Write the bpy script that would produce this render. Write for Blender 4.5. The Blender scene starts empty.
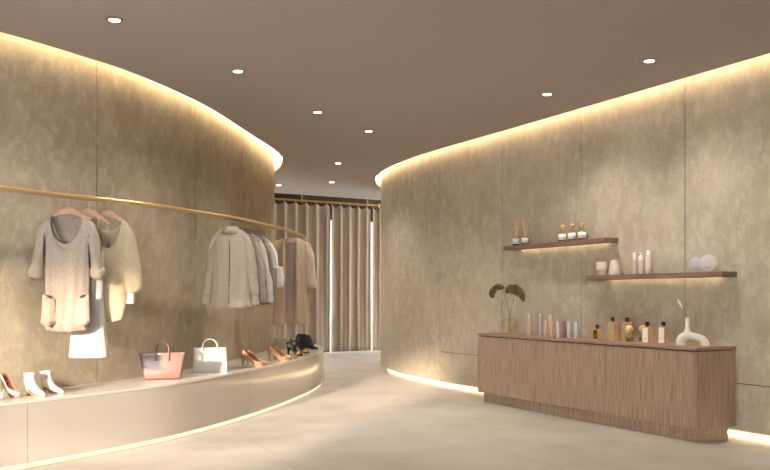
import bpy, math, random
from mathutils import Vector, Matrix, noise
from mathutils.geometry import tessellate_polygon
random.seed(7)
PI = math.pi
SC = bpy.context.scene
COL = SC.collection

# ------------------------------------------------------------------ helpers
def lin(c):
    return tuple(((v/255)/12.92 if v/255 <= .04045 else ((v/255+.055)/1.055)**2.4) for v in c)

class MB:
    """collects shapes and links them as one mesh object"""
    def __init__(s): s.v, s.f, s.m = [], [], []
    def add(s, vs, fs, mi=0):
        b = len(s.v); s.v += [tuple(p) for p in vs]
        for f in fs: s.f.append(tuple(b+i for i in f)); s.m.append(mi)
    def box(s, x0, x1, y0, y1, z0, z1, mi=0, bev=0.0):
        if bev <= 0:
            vs = [(x, y, z) for z in (z0, z1) for y in (y0, y1) for x in (x0, x1)]
            s.add(vs, [(0,2,3,1),(4,5,7,6),(0,1,5,4),(2,6,7,3),(0,4,6,2),(1,3,7,5)], mi)
        else:
            b = min(bev, (x1-x0)*.45, (y1-y0)*.45, (z1-z0)*.45)
            def ring(i, z):
                a, c, d, e = x0+i, x1-i, y0+i, y1-i
                k = b-i if i < b else 0
                k = b
                return [(a+k,d,z),(c-k,d,z),(c,d+k,z),(c,e-k,z),(c-k,e,z),(a+k,e,z),(a,e-k,z),(a,d+k,z)]
            s.loft([ring(b*.6, z0), ring(0, z0+b), ring(0, z1-b), ring(b*.6, z1)], cap=True, mi=mi)
    def loft(s, rings, closed=True, cap=False, cap0=None, cap1=None, mi=0):
        n = len(rings[0]); vs = [p for r in rings for p in r]; fs = []
        for i in range(len(rings)-1):
            for j in range(n if closed else n-1):
                k = (j+1) % n
                fs.append((i*n+j, i*n+k, (i+1)*n+k, (i+1)*n+j))
        if cap or cap0: fs.append(tuple(range(n))[::-1])
        if cap or cap1: fs.append(tuple((len(rings)-1)*n+j for j in range(n)))
        s.add(vs, fs, mi)
    def lathe(s, prof, c=(0,0,0), n=24, sx=1, sy=1, mi=0, caps=True):
        rings = [[(c[0]+r*sx*math.cos(2*PI*j/n), c[1]+r*sy*math.sin(2*PI*j/n), c[2]+z) for j in range(n)] for r, z in prof]
        s.loft(rings, cap0=caps, cap1=caps, mi=mi)
    def tube(s, pts, r, n=8, mi=0, cap=True):
        pts = [Vector(p) for p in pts]
        R = r if isinstance(r, (list, tuple)) else [r]*len(pts)
        rings, up = [], None
        for i, p in enumerate(pts):
            t = (pts[min(i+1, len(pts)-1)] - pts[max(i-1, 0)]).normalized()
            if up is None:
                up = Vector((0,0,1)) if abs(t.z) < .9 else Vector((0,1,0))
            x = t.cross(up); x = x.normalized() if x.length > 1e-6 else Vector((1,0,0))
            y = x.cross(t).normalized(); up = y
            rings.append([p + (x*math.cos(2*PI*j/n) + y*math.sin(2*PI*j/n))*R[i] for j in range(n)])
        s.loft(rings, cap=cap, mi=mi)
    def prism(s, poly, z0, z1, mi=0):
        n = len(poly)
        vs = [(p[0], p[1], z0) for p in poly] + [(p[0], p[1], z1) for p in poly]
        fs = []
        for t in tessellate_polygon([[Vector((p[0], p[1], 0)) for p in poly]]):
            fs.append(tuple(t)); fs.append(tuple(n+i for i in reversed(t)))
        for i in range(n):
            k = (i+1) % n; fs.append((i, k, n+k, n+i))
        s.add(vs, fs, mi)
    def ball(s, c, r, n=12, m=8, sc=(1,1,1), mi=0):
        prof = [(max(1e-4, r*math.sin(PI*i/m)), -r*math.cos(PI*i/m)) for i in range(m+1)]
        rings = [[(c[0]+q*sc[0]*math.cos(2*PI*j/n), c[1]+q*sc[1]*math.sin(2*PI*j/n), c[2]+z*sc[2]) for j in range(n)] for q, z in prof]
        s.loft(rings, cap=True, mi=mi)
    def build(s, name, mat, parent=None, smooth=None, solid=0.0, lining=False, bevel=0.0, fix=True):
        me = bpy.data.meshes.new(name); me.from_pydata(s.v, [], s.f); me.validate()
        mats = mat if isinstance(mat, (list, tuple)) else [mat]
        for m in mats: me.materials.append(m)
        for p, mi in zip(me.polygons, s.m): p.material_index = mi
        if fix:
            import bmesh
            bm = bmesh.new(); bm.from_mesh(me); bmesh.ops.recalc_face_normals(bm, faces=bm.faces); bm.to_mesh(me); bm.free()
        if smooth is not None:
            for p in me.polygons: p.use_smooth = True
            if smooth < 3.1:
                import bmesh
                bm = bmesh.new(); bm.from_mesh(me)
                for e in bm.edges:
                    if len(e.link_faces) == 2 and e.calc_face_angle(0) > smooth: e.smooth = False
                bm.to_mesh(me); bm.free()
        o = bpy.data.objects.new(name, me); COL.objects.link(o)
        if parent: o.parent = parent
        if solid:
            md = o.modifiers.new('thickness', 'SOLIDIFY'); md.thickness = solid; md.offset = -1
            if lining: md.material_offset = 1; md.material_offset_rim = 0
        if bevel:
            md = o.modifiers.new('edge', 'BEVEL'); md.width = bevel; md.segments = 2; md.limit_method = 'ANGLE'
        return o

def tag(o, label, cat, group=None):
    o['label'] = label; o['category'] = cat
    if group: o['group'] = group
    return o
def thing(name, label, cat, loc=(0,0,0), rz=0.0, group=None):
    o = bpy.data.objects.new(name, None); COL.objects.link(o)
    o.location = loc; o.rotation_euler = (0, 0, rz); o.empty_display_size = .1
    return tag(o, label, cat, group)
def struct(o):
    o['kind'] = 'structure'; return o
def dup(root, loc, rz, label, group=None, scale=None):
    r = root.copy(); COL.objects.link(r); r.location = loc; r.rotation_euler = (0, 0, rz)
    if scale: r.scale = (scale,)*3
    r['label'] = label
    if group: r['group'] = group
    for ch in list(root.children):
        c = ch.copy(); COL.objects.link(c); c.parent = r
        for g in list(ch.children):
            d = g.copy(); COL.objects.link(d); d.parent = c
    return r

# curves in plan ------------------------------------------------------------
def spline(ctrl, step=.06):
    P = [Vector((p[0], p[1])) for p in ctrl]; out = []
    for i in range(len(P)-1):
        p0, p1, p2, p3 = P[max(i-1, 0)], P[i], P[i+1], P[min(i+2, len(P)-1)]
        # centripetal-ish Catmull-Rom tangents
        d1 = (p2-p1).length
        def tang(a, b, c):
            la, lb = max((b-a).length, 1e-6), max((c-b).length, 1e-6)
            return ((b-a)/la*lb + (c-b)/lb*la)/(la+lb)
        m1 = tang(p0, p1, p2) if i > 0 else (p2-p1)/d1
        m2 = tang(p1, p2, p3) if i < len(P)-2 else (p2-p1)/d1
        n = max(2, int(d1/step))
        for k in range(n):
            t = k/n
            h = (2*t**3-3*t**2+1, t**3-2*t**2+t, -2*t**3+3*t**2, t**3-t**2)
            out.append(p1*h[0]+m1*d1*h[1]+p2*h[2]+m2*d1*h[3])
    out.append(P[-1]); return out
def offset(c, d):                       # + = to the left of travel
    out = []
    for i, p in enumerate(c):
        t = (c[min(i+1, len(c)-1)]-c[max(i-1, 0)]).normalized()
        out.append(p + Vector((-t.y, t.x))*d)
    return out
def arclen(c):
    s = [0.0]
    for i in range(1, len(c)): s.append(s[-1]+(c[i]-c[i-1]).length)
    return s
def nearest_s(c, p):
    s = arclen(c); p = Vector(p)
    i = min(range(len(c)), key=lambda k: (c[k]-p).length); return s[i]
def at_s(c, s_, q):
    for i in range(1, len(c)):
        if s_[i] >= q:
            t = (q-s_[i-1])/max(1e-9, s_[i]-s_[i-1]); return c[i-1].lerp(c[i], max(0, min(1, t)))
    return c[-1]
def subcurve(c, a, b):
    s = arclen(c); a = max(a, 0); b = min(b, s[-1])
    return [at_s(c, s, a)] + [c[i] for i in range(len(c)) if a+1e-4 < s[i] < b-1e-4] + [at_s(c, s, b)]
def ribbon(mb, c, d0, d1, z0, z1, mi=0):
    a, b = offset(c, d0), offset(c, d1)
    rings = [[(p.x, p.y, z0), (p.x, p.y, z1), (q.x, q.y, z1), (q.x, q.y, z0)] for p, q in zip(a, b)]
    mb.loft(rings, cap=True, mi=mi)

# ------------------------------------------------------------------ materials
def mat(name, col, rough=.6, metal=0., spec=.5, bump=0., bscale=60, bstretch=(1,1,1), col2=None, vscale=6, vstretch=(1,1,1),
        contrast=(.35,.65), coat=0., trans=0., ior=1.45, emit=None, estr=0., sheen=0., detail=4., coatrough=.08, distort=0.):
    m = bpy.data.materials.new(name); m.use_nodes = True
    N, L = m.node_tree.nodes, m.node_tree.links; b = N['Principled BSDF']
    b.inputs['Base Color'].default_value = lin(col)+(1,)
    b.inputs['Roughness'].default_value = rough; b.inputs['Metallic'].default_value = metal
    b.inputs['Specular IOR Level'].default_value = spec; b.inputs['IOR'].default_value = ior
    b.inputs['Coat Weight'].default_value = coat; b.inputs['Coat Roughness'].default_value = coatrough
    b.inputs['Transmission Weight'].default_value = trans
    b.inputs['Sheen Weight'].default_value = sheen
    if emit:
        b.inputs['Emission Color'].default_value = lin(emit)+(1,); b.inputs['Emission Strength'].default_value = estr
    tc = N.new('ShaderNodeTexCoord')
    def noise_(scale, stretch, detail):
        mp = N.new('ShaderNodeMapping'); mp.inputs['Scale'].default_value = stretch
        L.new(tc.outputs['Object'], mp.inputs['Vector'])
        t = N.new('ShaderNodeTexNoise'); t.inputs['Scale'].default_value = scale; t.inputs['Detail'].default_value = detail
        t.inputs['Distortion'].default_value = distort
        L.new(mp.outputs['Vector'], t.inputs['Vector']); return t
    if col2:
        t = noise_(vscale, vstretch, detail)
        r = N.new('ShaderNodeValToRGB')
        r.color_ramp.elements[0].position, r.color_ramp.elements[1].position = contrast
        r.color_ramp.elements[0].color = lin(col)+(1,); r.color_ramp.elements[1].color = lin(col2)+(1,)
        L.new(t.outputs['Fac'], r.inputs['Fac']); L.new(r.outputs['Color'], b.inputs['Base Color'])
    if bump:
        t = noise_(bscale, bstretch, 3)
        bp = N.new('ShaderNodeBump'); bp.inputs['Strength'].default_value = bump; bp.inputs['Distance'].default_value = .01
        L.new(t.outputs['Fac'], bp.inputs['Height']); L.new(bp.outputs['Normal'], b.inputs['Normal'])
    return m

def plaster(name, c0, c1, c2):
    """trowelled lime plaster: clouds with short brushed strokes"""
    m = bpy.data.materials.new(name); m.use_nodes = True
    N, L = m.node_tree.nodes, m.node_tree.links; b = N['Principled BSDF']
    b.inputs['Roughness'].default_value = .62; b.inputs['Specular IOR Level'].default_value = .3
    tc = N.new('ShaderNodeTexCoord')
    def nz(sc, det, st, dist=0., rough=.55):
        mp = N.new('ShaderNodeMapping'); mp.inputs['Scale'].default_value = st; mp.inputs['Rotation'].default_value = (.35, .3, 0)
        L.new(tc.outputs['Object'], mp.inputs['Vector'])
        t = N.new('ShaderNodeTexNoise'); t.inputs['Scale'].default_value = sc; t.inputs['Detail'].default_value = det
        t.inputs['Distortion'].default_value = dist; t.inputs['Roughness'].default_value = rough
        L.new(mp.outputs['Vector'], t.inputs['Vector']); return t
    a = nz(1.6, 5, (1, 1, .9), .5); s = nz(8.0, 6, (1, 1, .7), 0.55, .7); g = nz(30, 3, (1, 1, .45), .3)
    r1 = N.new('ShaderNodeValToRGB'); e = r1.color_ramp.elements
    e[0].position, e[1].position = .34, .68; e[0].color, e[1].color = lin(c0)+(1,), lin(c1)+(1,)
    L.new(a.outputs['Fac'], r1.inputs['Fac'])
    mr = N.new('ShaderNodeMapRange'); mr.inputs['From Min'].default_value = .46; mr.inputs['From Max'].default_value = .70; mr.inputs['To Max'].default_value = .72
    L.new(s.outputs['Fac'], mr.inputs['Value'])
    mx = N.new('ShaderNodeMix'); mx.data_type = 'RGBA'
    L.new(mr.outputs['Result'], mx.inputs['Factor']); L.new(r1.outputs['Color'], mx.inputs['A']); mx.inputs['B'].default_value = lin(c2)+(1,)
    mr2 = N.new('ShaderNodeMapRange'); mr2.inputs['From Min'].default_value = .3; mr2.inputs['From Max'].default_value = .7
    mr2.inputs['To Min'].default_value = .93; mr2.inputs['To Max'].default_value = 1.06
    L.new(g.outputs['Fac'], mr2.inputs['Value'])
    vm = N.new('ShaderNodeVectorMath'); vm.operation = 'SCALE'
    L.new(mx.outputs['Result'], vm.inputs[0]); L.new(mr2.outputs['Result'], vm.inputs['Scale'])
    L.new(vm.outputs['Vector'], b.inputs['Base Color'])
    bp = N.new('ShaderNodeBump'); bp.inputs['Strength'].default_value = .12; bp.inputs['Distance'].default_value = .01
    L.new(s.outputs['Fac'], bp.inputs['Height']); L.new(bp.outputs['Normal'], b.inputs['Normal'])
    return m

def microcement(name):
    m = bpy.data.materials.new(name); m.use_nodes = True
    N, L = m.node_tree.nodes, m.node_tree.links; b = N['Principled BSDF']
    tc = N.new('ShaderNodeTexCoord')
    t1 = N.new('ShaderNodeTexNoise'); t1.inputs['Scale'].default_value = .9; t1.inputs['Detail'].default_value = 7; t1.inputs['Distortion'].default_value = .8
    L.new(tc.outputs['Object'], t1.inputs['Vector'])
    r = N.new('ShaderNodeValToRGB'); e = r.color_ramp.elements
    e[0].position, e[1].position = .3, .7; e[0].color, e[1].color = lin((170,160,149))+(1,), lin((194,185,174))+(1,)
    L.new(t1.outputs['Fac'], r.inputs['Fac'])
    # faint slab joints parallel to the straight wall
    mp = N.new('ShaderNodeMapping'); mp.vector_type = 'POINT'; mp.inputs['Rotation'].default_value = (0, 0, math.radians(-22.5))
    L.new(tc.outputs['Object'], mp.inputs['Vector'])
    sx = N.new('ShaderNodeSeparateXYZ'); L.new(mp.outputs['Vector'], sx.inputs[0])
    def joint(out, off, per):
        a = N.new('ShaderNodeMath'); a.operation = 'ADD'; a.inputs[1].default_value = off; L.new(out, a.inputs[0])
        p = N.new('ShaderNodeMath'); p.operation = 'PINGPONG'; p.inputs[1].default_value = per/2; L.new(a.outputs[0], p.inputs[0])
        c = N.new('ShaderNodeMath'); c.operation = 'LESS_THAN'; c.inputs[1].default_value = .004; L.new(p.outputs[0], c.inputs[0]); return c
    JX, JY = joint(sx.outputs['X'], JOINT_OFF, 1.77), joint(sx.outputs['Y'], .4, 3.54)
    mxm = N.new('ShaderNodeMath'); mxm.operation = 'MAXIMUM'; L.new(JX.outputs[0], mxm.inputs[0]); L.new(JY.outputs[0], mxm.inputs[1])
    mm = N.new('ShaderNodeMath'); mm.operation = 'MULTIPLY'; mm.inputs[1].default_value = .4; L.new(mxm.outputs[0], mm.inputs[0])
    mx = N.new('ShaderNodeMix'); mx.data_type = 'RGBA'
    L.new(mm.outputs[0], mx.inputs['Factor']); L.new(r.outputs['Color'], mx.inputs['A']); mx.inputs['B'].default_value = lin((105,94,82))+(1,)
    L.new(mx.outputs['Result'], b.inputs['Base Color'])
    t2 = N.new('ShaderNodeTexNoise'); t2.inputs['Scale'].default_value = 2.2; t2.inputs['Detail'].default_value = 5
    L.new(tc.outputs['Object'], t2.inputs['Vector'])
    mr = N.new('ShaderNodeMapRange'); mr.inputs['From Min'].default_value = .3; mr.inputs['From Max'].default_value = .7
    mr.inputs['To Min'].default_value = .30; mr.inputs['To Max'].default_value = .45
    L.new(t2.outputs['Fac'], mr.inputs['Value']); L.new(mr.outputs['Result'], b.inputs['Roughness'])
    return m
JOINT_OFF = 0.0

def emissive(name, col, strength):
    m = bpy.data.materials.new(name); m.use_nodes = True
    N, L = m.node_tree.nodes, m.node_tree.links; N.remove(N['Principled BSDF'])
    e = N.new('ShaderNodeEmission'); e.inputs['Color'].default_value = tuple(col)+(1,); e.inputs['Strength'].default_value = strength
    L.new(e.outputs[0], N['Material Output'].inputs['Surface']); return m

WARM = (1.0, .78, .48)
M = dict(
    wall=plaster('lime_plaster', (150,136,114), (167,153,131), (185,172,151)),
    wallr=plaster('pale_lime_plaster', (159,146,125), (175,162,141), (192,179,159)),
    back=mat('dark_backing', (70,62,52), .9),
    ceil=mat('ceiling_paint', (170,163,156), .85, spec=.2),
    shell=mat('plain_wall_paint', (226,220,212), .8, spec=.2),
    floor=microcement('microcement'),
    cove=mat('cove_white', (235,228,215), .8),
    led=emissive('cove_led', WARM, 22.0),
    ledfloor=emissive('floor_led', (1,.76,.44), 6.5),
    ledplat=emissive('platform_led', (1,.80,.50), 1.15),
    ledshelf=emissive('shelf_led', (1,.82,.56), 10.0),
    lamp=emissive('downlight_lamp', (1,.86,.66), 14.0),
    lacquer=mat('beige_lacquer', (178,168,157), .2, spec=.4, coat=.22, coatrough=.06),
    lacqtop=mat('beige_lacquer_lit', (204,195,184), .22, spec=.4, coat=.15, coatrough=.12),  # same lacquer as the front, colour lightened because the top faces up
    brass=mat('satin_brass', (216,190,136), .36, metal=1.),
    brassdark=mat('aged_brass', (176,140,80), .35, metal=1.),
    hwood=mat('rose_wood_hanger', (164,124,100), .45, col2=(144,103,80), vscale=14, vstretch=(1,6,6)),
    hwood2=mat('walnut_hanger', (104,66,50), .4, col2=(82,50,38), vscale=14, vstretch=(1,6,6)),
    walnut=mat('walnut_veneer', (128,105,86), .5, col2=(168,143,120), vscale=14, vstretch=(6,6,.25), contrast=(.32,.66), detail=6, bump=.12, bscale=40, bstretch=(6,6,.1)),
    walnuth=mat('walnut_slab', (128,100,82), .48, col2=(154,124,104), vscale=9, vstretch=(.35,6,6), contrast=(.3,.7), detail=6),
    shelfwood=mat('dark_walnut_shelf', (104,80,64), .48, col2=(132,104,85), vscale=9, vstretch=(.35,6,6), contrast=(.3,.7), detail=6),
    curtain=mat('curtain_linen', (154,137,121), .85, sheen=.25, bump=.15, bscale=300, col2=(144,127,111), vscale=30, vstretch=(6,6,1)),
    knit=mat('grey_knit', (158,143,128), .9, sheen=.2, bump=.35, bscale=160, bstretch=(1.6,1.6,.5), col2=(136,120,106), vscale=150, vstretch=(1.4,1.4,.35)),
    knitdark=mat('dark_knit_and_shade', (58,50,44), .9, sheen=.3),
    cream=mat('cream_knit', (164,149,121), .9, sheen=.2, bump=.3, bscale=140, bstretch=(1.6,1.6,.3), col2=(150,134,107), vscale=90, vstretch=(1.4,1.4,.3)),
    white=mat('white_crepe', (174,168,160), .8, sheen=.2),
    greystrap=mat('grey_ribbon', (150,142,134), .7),
    shirt=mat('stone_linen', (166,152,138), .88, sheen=.3, bump=.3, bscale=220, col2=(154,140,126), vscale=40, vstretch=(3,3,1)),
    pip=mat('taupe_piping', (92,80,70), .8),
    shirt2=mat('taupe_linen', (150,134,117), .88, sheen=.3, bump=.3, bscale=220),
    shirt3=mat('pale_grey_linen', (178,169,156), .88, sheen=.3, bump=.3, bscale=220),
    shirt4=mat('umber_cotton', (122,104,86), .88, sheen=.3),
    fuzzy=mat('ivory_boucle', (200,191,179), .95, sheen=.6, bump=1., bscale=90),
    kimono=mat('tan_linen', (164,143,122), .88, sheen=.3, bump=.3, bscale=220, col2=(152,131,110), vscale=40, vstretch=(3,3,1)),
    pinkl=mat('dusty_rose_leather', (130,105,96), .3, coat=.3, bump=.15, bscale=25, col2=(116,91,82), vscale=5),
    brownl=mat('chestnut_leather', (96,58,46), .35, coat=.2),
    whitel=mat('ivory_leather', (182,175,166), .35, coat=.2, bump=.06, bscale=60),
    creaml=mat('cream_leather', (188,181,172), .28, coat=.3),
    linbrown=mat('tan_lining', (150,84,54), .6),
    copper=mat('rose_gold_patent', (170,124,92), .28, metal=.35, coat=.5),
    copperin=mat('rust_lining', (150,78,48), .5),
    black=mat('black_suede', (34,29,27), .8, sheen=.2),
    blacks=mat('black_patent', (22,19,18), .3),
    gold=mat('gold_beads', (210,160,104), .25, metal=.9, bump=.8, bscale=160),
    sole=mat('tan_sole', (188,148,112), .5),
    smokyglass=mat('smoky_beige_glass', (176,156,124), .08, spec=.6),
    liquid=mat('olive_liquid', (150,140,40), .1, trans=.5, ior=1.3),
    amberliq=mat('amber_liquid', (120,84,20), .1, trans=.4, ior=1.3),
    paper=mat('white_label', (236,230,222), .6),
    ink=mat('label_ink', (70,64,60), .7),
    blackcap=mat('black_cap', (24,23,25), .25),
    cork=mat('pale_wood_stopper', (230,188,132), .6, col2=(214,168,112), vscale=20),
    oak=mat('blond_wood', (200,156,108), .5, col2=(184,138,90), vscale=12, vstretch=(5,5,.4)),
    reed=mat('rattan_reed', (230,192,134), .6),
    ceramic=mat('matte_ceramic', (214,206,195), .55),
    stone=mat('blush_stoneware', (206,188,172), .7, col2=(192,172,156), vscale=18),
    cosm=mat('rosy_satin_plastic', (196,176,166), .35),
    cosmcap=mat('pale_cap', (222,208,198), .35),
    disc1=mat('lilac_grey_disc', (168,162,160), .45), disc2=mat('warm_grey_disc', (186,174,166), .45),
    tbeige=mat('sand_tube', (186,164,146), .5), tgrey=mat('stone_grey_tube', (172,158,148), .5),
    tpink=mat('blush_tube', (196,156,134), .5), tsilver=mat('silver_grey_tube', (186,180,176), .4), tbrown=mat('cocoa_tube', (134,100,86), .5),
    hyd=mat('dried_bloom', (78,58,36), .9, col2=(158,128,88), vscale=110), stem=mat('dried_stem', (120,96,66), .8),
    blind=None,
    plume=mat('straw_plume', (232,214,170), .9),
)

def blind(name, c):
    m = bpy.data.materials.new(name); m.use_nodes = True
    N, L = m.node_tree.nodes, m.node_tree.links; N.remove(N['Principled BSDF'])
    t = N.new('ShaderNodeBsdfTranslucent'); t.inputs['Color'].default_value = tuple(c)+(1,)
    L.new(t.outputs[0], N['Material Output'].inputs['Surface']); return m
def thin_glass(name, tint, rough=.02):
    m = bpy.data.materials.new(name); m.use_nodes = True
    N, L = m.node_tree.nodes, m.node_tree.links; N.remove(N['Principled BSDF'])
    t = N.new('ShaderNodeBsdfTransparent'); t.inputs['Color'].default_value = lin(tint)+(1,)
    g = N.new('ShaderNodeBsdfGlossy'); g.inputs['Roughness'].default_value = rough
    lw = N.new('ShaderNodeLayerWeight'); lw.inputs['Blend'].default_value = .5
    pw = N.new('ShaderNodeMath'); pw.operation = 'POWER'; pw.inputs[1].default_value = 3.5; L.new(lw.outputs['Facing'], pw.inputs[0])
    f = N.new('ShaderNodeMath'); f.operation = 'MULTIPLY_ADD'; f.inputs[1].default_value = .6; f.inputs[2].default_value = .05; L.new(pw.outputs[0], f.inputs[0])
    x = N.new('ShaderNodeMixShader'); L.new(f.outputs[0], x.inputs[0]); L.new(t.outputs[0], x.inputs[1]); L.new(g.outputs[0], x.inputs[2])
    L.new(x.outputs[0], N['Material Output'].inputs['Surface']); return m
M['glass'] = thin_glass('amber_glass', (254,249,238)); M['clear'] = thin_glass('clear_glass', (253,252,249))
M['honeyglass'] = thin_glass('honey_glass', (252,247,236), .06)
M['blind'] = blind('fill_blind_cloth', (.80,.79,.77)); M['blindd'] = blind('slit_dimmer_cloth', (.34,.31,.27))

# ------------------------------------------------------------------ the place: plan curves
HC = 3.28                                    # ceiling height
LEDGE = spline([(-7.3,3.75),(-5.6,4.3),(-4.4,5.02),(-3.55,5.80),(-2.95,6.51),(-2.46,7.33),(-1.97,8.74),(-1.71,10.35),(-1.575,11.75),(-1.555,12.55),(-1.66,13.35),(-1.95,14.1),(-2.6,14.8),(-3.6,15.25),(-5.5,15.6),(-7.3,15.7)])
A_ = Vector((.469,-.883)); B_ = Vector((.883,.469)); W0 = Vector((1.107,10.164))   # straight wall: along, into, origin
def wl(lx, ly): return W0 + A_*lx + B_*ly
REDGE = spline([tuple(wl(17.0,.405)), tuple(wl(12,.405)), tuple(wl(8,.405)), tuple(wl(4,.405)), tuple(wl(2,.405)), tuple(wl(.3,.405)), (1.11,11.0),(.80,11.56),(.52,12.12),(.26,12.76),(.015,13.5),(-.12,14.15),(-.168,14.8),(-.12,15.55),(.12,16.3),(.65,16.95),(1.5,17.4),(3.2,17.8),(7.8,18.1)])
GAP = .095

def panelled(name, edge, sgn, seams, zsplit, material, m0, base=.08):
    """plaster panels with open joints on a dark backing; sgn +1: wall lies left of the curve"""
    mb = MB(); tot = arclen(edge)[-1]; s = [0.0]+sorted(seams)+[tot]
    for a, b in zip(s[:-1], s[1:]):
        if b-a < .02: continue
        sub = subcurve(edge, a+.005, b-.005)
        for z0, z1 in zsplit((a+b)/2):
            ribbon(mb, sub, sgn*GAP, sgn*(GAP+.02), z0, z1, 0)
    ribbon(mb, edge, sgn*(GAP+.0205), sgn*(GAP+.10), base+.004, 3.6, 1)
    ribbon(mb, edge, sgn*(GAP+.001), sgn*(GAP+.02), 3.315, 3.59, 2)
    return struct(mb.build(name, [material, M['back'], M['cove']]))

sL = [nearest_s(LEDGE, p) for p in ((-2.43,7.38),(-1.905,9.0),(-1.685,10.6))]
seamsL = [sL[0]-4.5, sL[0]-3, sL[0]-1.5]+sL+[sL[2]+1.6*k for k in range(1, 7)]
panelled('wall_left', LEDGE, 1, [s for s in seamsL if .3 < s < arclen(LEDGE)[-1]-.2], lambda s: [(.30, 3.31)], M['wall'], None, .05)
sR0 = nearest_s(REDGE, wl(-.205,.405))
seamsR = [sR0 - 1.4525*k for k in range(-1, 13)]+[sR0+1.45*k for k in range(2, 6)]
cut = sR0 + 1.4525
panelled('wall_right', REDGE, -1, [s for s in seamsR if .3 < s < arclen(REDGE)[-1]-.2],
         lambda s: [(.08, .486), (.494, 3.31)] if s < cut else [(.08, 3.31)], M['wallr'], None)

def bulged(c, y0, amt):
    n = offset(c, amt); return [p.lerp(q, math.exp(-((p.y-y0)/.9)**2)) for p, q in zip(c, n)]
LCE = bulged(LEDGE, 12.0, -.06)
# hidden light shelves: back of the floor recess, LED ribbons, cove
def cove(name, edge, sgn, floorled):
    mb = MB()
    ribbon(mb, edge, -sgn*.012, -sgn*.006, HC+.12, HC+.15, 0)
    return mb
mb = MB(); ribbon(mb, REDGE, -(GAP+.13), -(GAP+.15), 0, .30); struct(mb.build('trim_1', M['cove']))
mb = MB(); ribbon(mb, REDGE, -(GAP+.115), -(GAP+.128), 0.012, .034); struct(mb.build('trim_2', M['ledfloor']))
# ceiling slab between the two curves, slots along both walls
poly = [(p.x, p.y) for p in LCE] + [(-7.3,16.1),(-3.4,16.1),(-1.9,16.72),(-.55,17.55),(.5,18.2),(1.6,18.8),(7.8,19.0)] + [(p.x, p.y) for p in reversed(REDGE)] + [(-2.95,-4.65),(-2.95,-1.3),(-7.3,-1.3)]
mb = MB(); mb.prism(poly, HC, HC+.06)
struct(mb.build('ceiling', M['ceil']))
mb = MB(); mb.box(-7.6,9.9,-1.5,21,3.60,3.70); mb.box(-3.15,9.9,-4.9,-1.5,3.60,3.70); struct(mb.build('ceiling_upper', M['cove']))
# cove LEDs sit on the slab, back from its edge
for k, (edge, sgn) in enumerate(((LCE, 1), (REDGE, -1))):
    mb = MB(); ribbon(mb, edge, -sgn*.012, -sgn*.028, HC+.10, HC+.165)
    struct(mb.build('trim_%d' % (k+3), M['led']))
    mb = MB(); ribbon(mb, edge, -sgn*.30, -sgn*.32, HC+.06, 3.60)
    struct(mb.build('trim_%d' % (k+5), M['cove']))
mb = MB(); mb.box(-7.6,9.9,-1.5,21,-.12,0); mb.box(-3.15,9.9,-4.9,-1.5,-.12,0); struct(mb.build('floor', M['floor']))

# outer shell with the daylight openings
mb = MB()
WX0, WX1, WZ = -7.1, -3.15, 1.45
mb.box(WX0, WX1, -1.5, -1.3, 3.05, 3.6); mb.box(WX0, WX1, -1.5, -1.3, 0, WZ); mb.box(-7.6, WX0, -1.5, -1.3, 0, 3.6)
mb.box(WX1, -2.95, -4.9, -1.3, 0, 3.6)
mb.box(-2.95, -2.75, -4.9, -4.7, 0, 3.6); mb.box(.8, 9.9, -4.9, -4.7, 0, 3.6); mb.box(-2.75, .8, -4.9, -4.7, 3.15, 3.6); mb.box(-2.75, .8, -4.9, -4.7, 0, .12)
struct(mb.build('wall_front', M['shell']))
mb = MB()
for x in (-5.15,): mb.box(x-.05, x+.05, -1.48, -1.38, WZ, 3.05)
mb.box(WX0, WX1, -1.48, -1.38, 1.95, 2.01)
struct(mb.build('window_1', M['back']))
# unseen translucent blind, added behind the camera as soft fill light
mb = MB(); mb.box(-2.75, .8, -4.802, -4.80, .12, 3.15)
struct(mb.build('fill_blind', M['blind']))
mb = MB(); mb.box(-7.6,-7.4,-1.3,21,0,3.6); struct(mb.build('wall_side', M['shell']))
mb = MB(); mb.box(9.7,9.9,-4.9,21,0,3.6); struct(mb.build('wall_far_side', M['shell']))
# back wall behind the curtains: a wide window with a lintel
C0, CD = Vector((-1.63,18.48)), Vector((.85,.527))
def cl(s, d): return C0 + CD*s + Vector((-CD.y, CD.x))*d
mb = MB()
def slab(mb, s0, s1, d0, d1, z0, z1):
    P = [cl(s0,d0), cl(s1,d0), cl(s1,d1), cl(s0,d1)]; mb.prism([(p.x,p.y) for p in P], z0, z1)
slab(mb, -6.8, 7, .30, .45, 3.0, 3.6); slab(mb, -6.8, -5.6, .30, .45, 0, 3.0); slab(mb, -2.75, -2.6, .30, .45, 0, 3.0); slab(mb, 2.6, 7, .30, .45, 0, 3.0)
struct(mb.build('wall_back', M['back']))  # dark colour stands for the shade in the recess above the rod
mb = MB()
for s in (-2.55, -.9, 2.55): slab(mb, s-.03, s+.03, .33, .40, 0, 3.0)
struct(mb.build('window_2', M['brassdark']))
mb = MB(); slab(mb, -2.6, 2.6, .41, .412, 0, 3.0); struct(mb.build('slit_dimmer', M['blindd']))  # added dense sheet that dims the daylight in the curtain slits

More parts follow.
